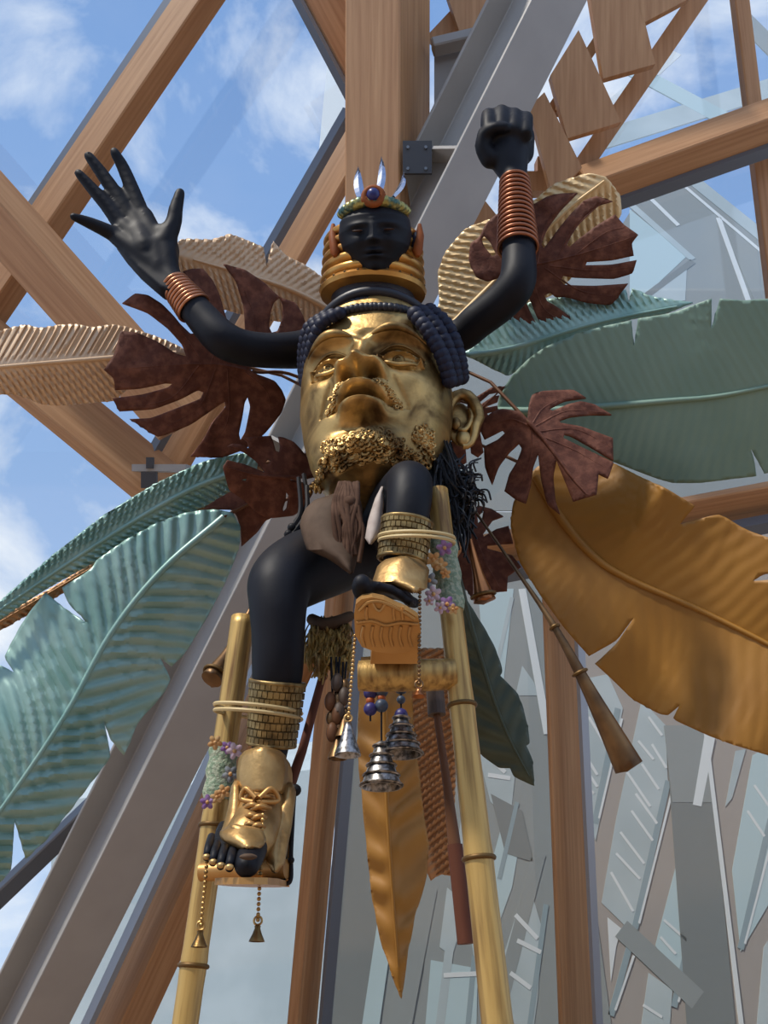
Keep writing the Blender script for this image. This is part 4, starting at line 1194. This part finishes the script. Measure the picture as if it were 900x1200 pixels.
# ---- cloth, feathers and fringe at the waist
pouch = fig.part('leather_flap', dome_plate([(352, 612), (362, 592), (378, 582), (400, 578), (420, 580), (424, 600), (421, 640), (412, 672), (396, 660), (380, 650), (362, 646), (356, 630)], 2.72, 2.66, .06), M['leather'], label='brown leather flap over the thigh')
solid(pouch, .012)
kn = G()
for i in range(22):
    x = 402 + rnd.uniform(-4, 18); 
    kn.add(wire([(x, 566, 2.66), (x + rnd.uniform(-8, 8), 590, 2.62), (x + rnd.uniform(-9, 9), 620, 2.62), (x + rnd.uniform(-6, 8), 650 + rnd.uniform(-10, 15), 2.64)], rnd.uniform(.006, .011), 7))
kn.add(ball(P(410, 590, 2.63), .026, 12, 8)); kn.add(ball(P(404, 608, 2.63), .02, 12, 8))
fig.part('knotted_cloth', kn, M['cloth'], label='knotted brown cloth strips under the chin')
solid(fig.part('feather', dome_plate([(448, 570), (440, 585), (432, 610), (428, 634), (434, 638), (442, 630), (447, 610), (449, 590)], 2.64, 2.60, .015), M['feather'], label='pale feather'), .006)
for q in ([(350, 560, 2.9), (352, 600, 2.88), (340, 622, 2.86)], [(360, 570, 2.9), (358, 604, 2.86), (332, 640, 2.86)], [(356, 556, 2.92), (360, 590, 2.9), (346, 612, 2.88)]):
    fig.part('black_strap', wire(q, .009, 6), M['black_cord'])
for x, y in ((338, 626), (334, 634), (342, 618)):
    fig.part('strap_knot', ball(P(x, y, 2.86), .016, 8, 6), M['black_cord'])
fr1 = G()
for i in range(300):
    x = rnd.uniform(502, 528); y = rnd.uniform(515, 560); Y = rnd.uniform(2.84, 3.0)
    dx = rnd.uniform(-4, 26) * (1 if rnd.random() < .6 else .3); ln = rnd.uniform(45, 110)
    pts = [(x, y, Y), (x + dx * .5 + rnd.uniform(-5, 5), y + ln * .35, Y + rnd.uniform(-.05, .02)), (x + dx + rnd.uniform(-7, 7), y + ln * .7, Y), (x + dx * 1.1 + rnd.uniform(-9, 9), min(660, y + ln), Y)]
    fr1.add(wire(pts, .0042, 4, 4))
for i in range(150):
    x = rnd.uniform(522, 558); y = rnd.uniform(550, 592); Y = rnd.uniform(2.84, 2.96)
    a = rnd.uniform(0, 6.28); r_ = rnd.uniform(5, 15)
    fr1.add(wire([(x, y, Y), (x + r_ * math.cos(a), y + r_ * math.sin(a), Y - .03), (x + 1.5 * r_ * math.cos(a + .6), y + 1.5 * r_ * math.sin(a + .6), Y)], .0036, 4, 4))
fig.part('fringe', fr1, M['hair'], label='tangled black fringe hanging beside the jaw', kind='stuff')
stw = G()
for i in range(420):
    x = rnd.uniform(364, 408); y = rnd.uniform(722, 760)
    stw.add(wire([(x, y, 2.95), (x + rnd.uniform(-9, 9), y + 14, 2.88 + rnd.uniform(-.03, .03)), (x + rnd.uniform(-8, 8), y + rnd.uniform(18, 44), 2.9)], .0032, 4, 3))
fig.part('straw_tuft', stw, M['straw'], label='straw tuft hanging under the thigh', kind='stuff')
fig.part('waist_roll', limb([(366, 726, 2.92, 7), (380, 732, 2.88, 8), (396, 728, 2.87, 7), (410, 722, 2.9, 6)], 10), M['leather'])

# ================================================================ small head on top
bust = Thing('small_head', 'small black head in a stacked gold ring collar with three steel blades', 'bust', P(438, 352, 2.86))
BC = P(440, 283, 2.66)
bs = mpp(BC)
def small_feats(x, z):
    ax = abs(x); d = 0
    if -.4 < z < .4:
        t = (.30 - z) / .5
        d += lerp(t, .03, .20) * gs(x, lerp(t, .07, .12)) * (1 if z > -.22 else max(0, 1 - ((-.22 - z) / .10)))
    d += .07 * gs(ax - .13, .06) * gs(z + .18, .06)
    d -= .10 * gs(ax - .42, .22) * gs(z - .06, .10); d += .09 * gs(ax - .42, .17) * gs(z - .05, .055); d -= .05 * gs(ax - .42, .16) * gs(z - .045, .016)
    d += .05 * gs(ax - .42, .3) * gs(z - .24, .07)
    d += .10 * gs(x, .20) * gs(z + .46, .05) + .10 * gs(x, .17) * gs(z + .60, .055) - .06 * gs(x, .2) * gs(z + .53, .018)
    d += .08 * gs(x, .2) * gs(z + .85, .12) + .06 * gs(ax - .5, .25) * gs(z + .25, .2)
    return d
ST = [(0, -1.08, .02, .02, .02), (.06, -1.04, .24, .40, .3), (.14, -.90, .36, .60, .45), (.26, -.62, .60, .76, .75), (.42, -.22, .90, .86, .95), (.56, .15, 1.0, .90, 1.0), (.70, .50, .96, .86, 1.0), (.84, .82, .74, .66, .8), (.94, .98, .42, .38, .45), (1, 1.04, .02, .02, .02)]
SS = 43 * bs
BR = Matrix.Rotation(math.radians(-4), 3, 'Z') @ Matrix.Rotation(math.radians(30), 3, 'X')
sh = bust.part('head', head(ST, small_feats, 90, 120, lambda q: BC + BR @ (q * SS)), M['black'], label='smooth black face with narrow eyes')
for s in (-1, 1):
    bust.part('eye', ball(BC + BR @ (Vector((s * .42, -.875, .05)) * SS), .016, 10, 6, (1.35, .5, .22), BR), M['eye_dark'], sh)
# collar of stacked rings
cc = P(437, 346, 2.86)
prof = [(.150, -.02), (.212, -.005), (.218, .012), (.205, .028)]
for i in range(5):
    h0 = .028 + i * .043; r_ = .200 - .0025 * i
    prof += [(r_ - .012, h0), (r_ + .008, h0 + .008), (r_ + .014, h0 + .021), (r_ + .008, h0 + .034), (r_ - .012, h0 + .042)]
prof += [(.13, .245)]
CX = Vector((0, -.34, .94)).normalized()
co = bust.part('collar', lathe(cc, CX, prof, 48), M['collar'], label='gold collar of five stacked rings')
for k in range(24):
    a = 2 * math.pi * k / 24
    bust.part('rivet', ball(cc + frame(CX)[0] * math.cos(a) * .213 + frame(CX)[1] * math.sin(a) * .213 + CX * .018, .006, 6, 4), M['node'], co)
bust.part('neck', lathe(cc, -CX, [(.16, -.02), (.17, .02), (.165, .05), (.17, .08), (.16, .11)], 30), M['darkbead'])
# cap, blades, side ornaments
bd_ = bust.part('brow_band', tube([Vector(q) for q in spline([tuple(BC + BR @ (Vector((.80 * math.sin(a), -.62 * math.cos(a) - .10, .86 - .18 * abs(math.sin(a)) ** 2)) * SS)) for a in np.linspace(-1.45, 1.45, 9)], 4)], .020, 8), M['scale_green'], label='green and gold scaled brow band')
for a in np.linspace(-1.4, 1.4, 15):
    bust.part('scale', ball(BC + BR @ (Vector((.84 * math.sin(a), -.64 * math.cos(a) - .12, .89 - .18 * abs(math.sin(a)) ** 2)) * SS), .026, 8, 6, (1, .6, .8), BR), M['scale_green'] if abs(a) > .35 else M['orange'], bd_)
ft = BC + BR @ (Vector((.03, -.74, .98)) * SS)
bust.part('knot', torus(ft, BR @ Vector((0, -1, .2)), .034, .014, 20, 8), M['orange'], label='orange cord knot')
bust.part('gem', ball(ft + BR @ Vector((0, -.008, .004)), .026, 12, 8), M['bluegem'], label='dark blue bead')
for (x0, y0, x1, y1, w_, lean) in ((424, 236, 420, 197, 6, -2), (444, 228, 447, 185, 5, 2), (461, 231, 473, 203, 4, 4)):
    rows = []
    for i in range(9):
        t = i / 8
        x = x0 + (x1 - x0) * t + lean * math.sin(t * 3.14); y = y0 + (y1 - y0) * t
        hw = w_ * (math.sin(math.pi * (.18 + .80 * t)) ** .8) * .95
        c = P(x, y, 2.56); h = hw * mpp(c)
        rows.append([c + Vector((-h, 0, 0)), c + Vector((0, -.010, 0)), c + Vector((h, 0, 0)), c + Vector((0, .010, 0))])
    v = [q for r in rows for q in r]
    f = [(i * 4 + k, i * 4 + (k + 1) % 4, (i + 1) * 4 + (k + 1) % 4, (i + 1) * 4 + k) for i in range(8) for k in range(4)] + [(0, 1, 2, 3), (32, 33, 34, 35)]
    bust.part('blade', (v, f), M['steel_blade'], smooth=False, label='pointed blue steel blade')
for s, x in ((-1, 394), (1, 488)):
    c = P(x, 284, 2.70)
    bust.part('ear_ornament', ball(c, .04, 12, 8, (.6, .8, 1.3)), M['navy'])
    q = P(x + s * 4, 276, 2.68); q2 = P(x + s * 1, 296, 2.68)
    bust.part('ear_cord', tube([q + Vector((0, 0, .06)), q, q2, q2 - Vector((0, 0, .02))], [.008, .017, .02, .008], 8), M['orange'])

# ================================================================ stilts
def stilt(label, top, bot, r0, r1, mt, nodes, low=0.0):
    a, b = P(*top), P(*bot)
    d = (b - a).normalized()
    e = a + d * ((a.z - low) / -d.z)             # down to the floor
    th = Thing('bamboo_stilt', label, 'stilt', e)
    L_ = (e - a).length; R0 = r0 * mpp(a); R1 = r1 * mpp(b); Lb = (b - a).length
    zs = []
    for y in nodes:
        t = (y - top[1]) / (bot[1] - top[1]); p = P(top[0] + (bot[0] - top[0]) * t, y, top[2] + (bot[2] - top[2]) * t)
        zs.append((p - a).dot(d))
    step = zs[-1] - zs[-2]
    while zs[-1] + step < L_: zs.append(zs[-1] + step)
    pts = []; rad = []
    n = 90
    for i in range(n + 1):
        s = L_ * i / n
        r = R0 + (R1 - R0) * min(s / Lb, 1.2)
        for z in zs: r *= 1 + .07 * math.exp(-((s - z) / .02) ** 2)
        pts.append(Vector((0, 0, s))); rad.append(r)
    u, w = frame(d)
    mw = Matrix((u, d.cross(u), d)).transposed().to_4x4(); mw.translation = a
    g = G().add(tube(pts, rad, 24))
    o = link('pole', g.mesh('pole'), M[mt], smooth=True)
    o.parent = th.o
    o.matrix_parent_inverse = Matrix.Translation(-e)
    o.matrix_basis = mw
    for z in zs:
        r = R0 + (R1 - R0) * min(z / Lb, 1.2)
        th.part('bamboo_node', torus(a + d * z, d, r * 1.05, .007), M['node'])
    return th, a, d, R0, R1, Lb
stA, aA, dA, *_ = stilt('gilded bamboo stilt under the foot in the laced boot', (285, 724, 2.96), (217, 1200, 2.96), 14, 15.5, 'bamboo', [968, 1132])
stB, aB, dB, *_ = stilt('gilded bamboo stilt beside the lifted foot', (513, 575, 2.64), (583, 1200, 2.64), 12, 19, 'bamboo', [827, 1006])
stB.part('foot_rung', tube([P(420, 792, 2.62), P(440, 792, 2.62), P(500, 791, 2.62), P(532, 790, 2.63)], [.044, .047, .047, .046], 20), M['bamboo'], label='short bamboo foot rung')
stB.part('rung_mouth', tube([P(419.2, 792, 2.62), P(421, 792, 2.62)], .036, 16), M['bamboo'])
stA.part('foot_rung', tube([P(236, 1022, 2.86), P(336, 1018, 2.78)], .026, 16), M['sole'])

def flower(th, c, r, mt, mc='orange_petal', n=5):
    d = (CAM - c).normalized(); u, w = frame(d)
    a0 = rnd.random() * 6
    for i in range(n):
        a = a0 + 2 * math.pi * i / n
        R = Matrix((u * math.cos(a) + w * math.sin(a), (u * -math.sin(a) + w * math.cos(a)), d)).transposed()
        th.part('petal', ball(c + (u * math.cos(a) + w * math.sin(a)) * r * .6, r * .55, 8, 5, (1.05, .75, .35), R), M[mt])
    th.part('flower_centre', ball(c + d * r * .2, r * .28, 8, 5), M[mc])
def sleeve(st, top, bot, rpx, Y):
    c0, c1 = P(*top, Y), P(*bot, Y)
    n = 8
    st.part('knit_sleeve', tube([c0.lerp(c1, i / n) for i in range(n + 1)], [(rpx + 1.5 * math.sin(i * 2.1)) * mpp(c0) for i in range(n + 1)], 20), M['knit'], label='green knitted sleeve with flowers')
sleeve(stB, (519.5, 634), (529, 716), 15.5, 2.64)
for x, y, r, mt in ((521, 642, 9, 'purple'), (508, 656, 9, 'orange_petal'), (516, 662, 8, 'orange_petal'), (503, 680, 9, 'grey_petal'), (508, 696, 9, 'lilac'), (503, 704, 6, 'lilac'), (524, 708, 9, 'purple'), (516, 712, 7, 'lilac'), (531, 714, 6, 'orange_petal'), (522, 672, 6, 'orange_petal')):
    flower(stB, P(x, y, 2.55), r * mpp(P(x, y, 2.55)), mt)
sleeve(stA, (263.5, 874), (254.5, 938), 17, 2.96)
for x, y, r, mt in ((252, 870, 8, 'orange_petal'), (266, 876, 7, 'purple'), (275, 880, 9, 'lilac'), (270, 907, 9, 'grey_petal'), (243, 940, 8, 'purple'), (262, 928, 8, 'orange_petal'), (254, 934, 7, 'orange_petal')):
    flower(stA, P(x, y, 2.85), r * mpp(P(x, y, 2.85)), mt)

# ================================================================ horns, rods and hanging things
def horn(label, path, prof, mt, rings=(), name='horn'):
    """path (x,y,Y); prof radii in px at the same points; flared mouth left open"""
    s = spline([(*p, r) for p, r in zip(path, prof)], 10)
    pts = [P(q[0], q[1], q[2]) for q in s]; rad = [q[3] * mpp(p) for q, p in zip(s, pts)]
    th = Thing(name, label, 'horn', pts[-1])
    d = (pts[-1] - pts[-2]).normalized()
    g = G()
    # outer skin then inner skin of the mouth
    op = pts + [pts[-1] + d * .006, pts[-1], pts[-1] - d * .10]
    orr = rad + [rad[-1] * .97, rad[-1] * .86, rad[-1] * .35]
    g.add(tube(op, orr, 20))
    th.part('tube', g, M[mt])
    for t in rings:
        i = int(t * (len(pts) - 2)); th.part('ring', torus(pts[i], pts[i + 1] - pts[i], rad[i] * 1.12 + .002, .006, 20, 6), M['node'])
    return th
horn('long thin bronze horn sticking out under the amber leaf', [(556, 598, 3.1), (596, 655, 3.02), (650, 735, 2.98), (692, 812, 3.0), (737, 899, 3.06)], [1.6, 2, 4, 8.5, 17.5], 'horn', (.52, .70))
horn('short copper horn hanging below the black fringe', [(546, 610, 3.0), (552, 640, 3.01), (560, 672, 3.03), (568, 704, 3.05)], [2.2, 3.8, 6.5, 13.5], 'horn_copper', (.98,))
horn('bronze horn poking out behind the bamboo stilt tied to the booted leg', [(306, 690, 3.25), (286, 730, 3.2), (268, 765, 3.15), (248, 796, 3.1)], [2, 4, 7, 13], 'horn', (.97,))

rod1 = Thing('rod', 'long dark rod hanging behind the bamboo stilt beside the lifted foot below a wooden block', 'rod', P(545, 1105, 3.0))
rod1.part('shaft', tube([P(512, 838, 3.0), P(524, 920, 3.0), P(532, 985, 3.0), P(546, 1105, 3.0)], [.012, .014, .020, .024], 10), M['rod'])
rod1.part('grip', tube([P(509, 800, 3.0), P(512, 838, 3.0)], 10.5 * mpp(P(510, 820, 3.0)), 16), M['wood_block'], smooth=False, label='dark wooden block')
rod1.part('hanging_cord', tube([P(509, 802, 3.0), P(518, 797, 2.85), P(529, 797, 2.66)], .006, 6), M['black_cord'])
rod1.part('lower_sleeve', tube([P(533, 990, 3.0), P(546.5, 1106, 3.0)], [.024, .027], 10), M['rod_red'])
rod2 = Thing('rod', 'thin red-brown rod leaning from the straw tuft down to the boot', 'rod', P(336, 930, 2.95))
rod2.part('shaft', tube([P(394, 734, 2.90), P(378, 792, 2.93), P(354, 880, 2.95), P(336, 932, 2.95)], [.010, .013, .015, .018], 10), M['rod_red'])
rod2.part('tip', ball(P(378, 792, 2.95), .018, 10, 6), M['horn'])
lp = Thing('cord_loop', 'black cord loop hanging beside the laced boot', 'cord', P(338, 1034, 2.8))
lp.part('cord', wire([(345, 926, 2.8), (343, 960, 2.8), (341, 1000, 2.8), (341, 1028, 2.8), (337, 1035, 2.8), (332, 1030, 2.8), (335, 995, 2.8), (342, 960, 2.8), (345, 930, 2.8)], .0065, 8), M['black_cord'])
lp.part('knot', ball(P(346, 926, 2.79), .018, 10, 7), M['black_cord'])
lp.part('knot', ball(P(341, 1008, 2.79), .010, 10, 7), M['black_cord'])

def bell(th, c, r, h, mt):
    th.part('bell', lathe(c, Vector((0, 0, -1)), [(.004, 0), (.008, .002), (r * .35, h * .2), (r * .6, h * .55), (r * .95, h * .92), (r, h), (r * .88, h), (r * .5, h * .6)], 18), M[mt])
def chain(th, x, y0, y1, Y, r=.0055, mt='gold', x1=None):
    x1 = x if x1 is None else x1
    a, b = P(x, y0, Y), P(x1, y1, Y)
    n = int((a - b).length / (r * 2.2))
    g = G()
    for i in range(n): g.add(ball(a.lerp(b, i / n), r, 6, 4))
    th.part('chain', g, M[mt])
def drop(label, x, y0, y1, Y, r, h, mt, cm='gold', x1=None, grp=None, name='hanging_bell'):
    x1 = x if x1 is None else x1
    th = Thing(name, label, 'bell', P(x1, y1, Y), grp)
    chain(th, x, y0, y1, Y, mt=cm, x1=x1)
    c = P(x1, y1, Y)
    bell(th, c, r, h, mt)
    th.part('hook', torus(c + Vector((0, 0, .010)), Vector((0, 1, 0)), .010, .003, 14, 5), M[cm])
    return th
drop('little gold bell on a beaded chain from the toe side of the laced boot', 244, 992, 1090, 2.5, .020, .038, 'gold_dark', x1=235)
drop('little gold bell on a beaded chain straight down from the boot laces', 308, 955, 1084, 2.55, .020, .038, 'gold_dark', x1=302)
drop('copper bell on a beaded chain in front of the foot rung', 492, 690, 806, 2.42, .020, .024, 'horn_copper', 'horn', x1=491)
drop('silver bell on a gold bead chain left of the foot rung', 416, 745, 846, 2.46, .036, .090, 'silver', 'boot_gold', x1=408)
# blue bead strings with filigree bells
def filigree(label, x, ys, yb, Y, r, h, mts):
    th = Thing('bead_string', label, 'beads', P(x, yb, Y), 'blue bead strings under the foot rung')
    a, b = P(x, ys[0] - 14, Y), P(x, yb, Y)
    th.part('thread', tube([a, b], .003, 5), M['black_cord'])
    for i, y in enumerate(ys):
        q = P(x, y, Y)
        th.part('bead', ball(q, (8 if i % 2 == 0 or len(ys) < 3 else 5.2) * mpp(q), 14, 10), M[mts[i]])
    if r:
        c = P(x, yb, Y)
        g = lathe(c, Vector((0, 0, -1)), [(.004, 0), (r * .28, h * .06), (r * .5, h * .38), (r * .78, h * .72), (r, h), (r * .9, h), (r * .55, h * .5)], 22)
        bl = th.part('filigree_bell', g, M['silver'], label='silver filigree bell')
        for k in range(5):
            t = .12 + .21 * k
            th.part('filigree_ring', torus(c - Vector((0, 0, h * t)), Vector((0, 0, 1)), r * (.28 + .74 * t) + .002, .0035, 22, 5), M['silver'], bl)
    return th
filigree('string of two violet beads with a red spacer and no bell', 434, [812, 821, 831], 845, 2.72, 0, 0, ['bluebead', 'redbead', 'bluebead'])
filigree('slate and violet bead string ending in the lowest silver filigree bell', 447, [810, 818, 827], 868, 2.72, .060, .135, ['tealbead', 'redbead', 'tealbead'])
filigree('blue bead string ending in a silver filigree bell beside the wooden block', 470, [806, 820, 838], 836, 2.74, .062, .125, ['tealbead', 'tealbead', 'bluebead'])
# dark seed pods on cords
for lab, x, y0, ys, mt in (('cluster of dark seed pods and a bronze bell on cords below the straw tuft', 392, 770, (822, 838, 858), 'rod'), ('dark pods strung on a thin cord beside the gold chain', 400, 776, (800, 816, 834), 'wood_block')):
    th = Thing('pod_string', lab, 'pendant', P(x, ys[-1], 2.8))
    for dx in (-4, 2, 6):
        th.part('cord', wire([(x + dx, y0, 2.8), (x + dx * .6, (y0 + ys[-1]) / 2, 2.79), (x + dx * .2, ys[-1], 2.8)], .0035, 5), M['black_cord'])
    for i, y in enumerate(ys):
        c = P(x + (-5, 3, -3)[i], y, 2.78)
        th.part('pod', ball(c, .026, 10, 7, (.7, .7, 1.2)), M[mt])
        c = P(x + (4, -4, 5)[i], y + 4, 2.79)
        th.part('pod', ball(c, .020, 10, 7, (.8, .8, 1.2)), M['horn'])
    bell(th, P(x + 4, ys[-1] + 4, 2.78), .030, .07, 'horn')
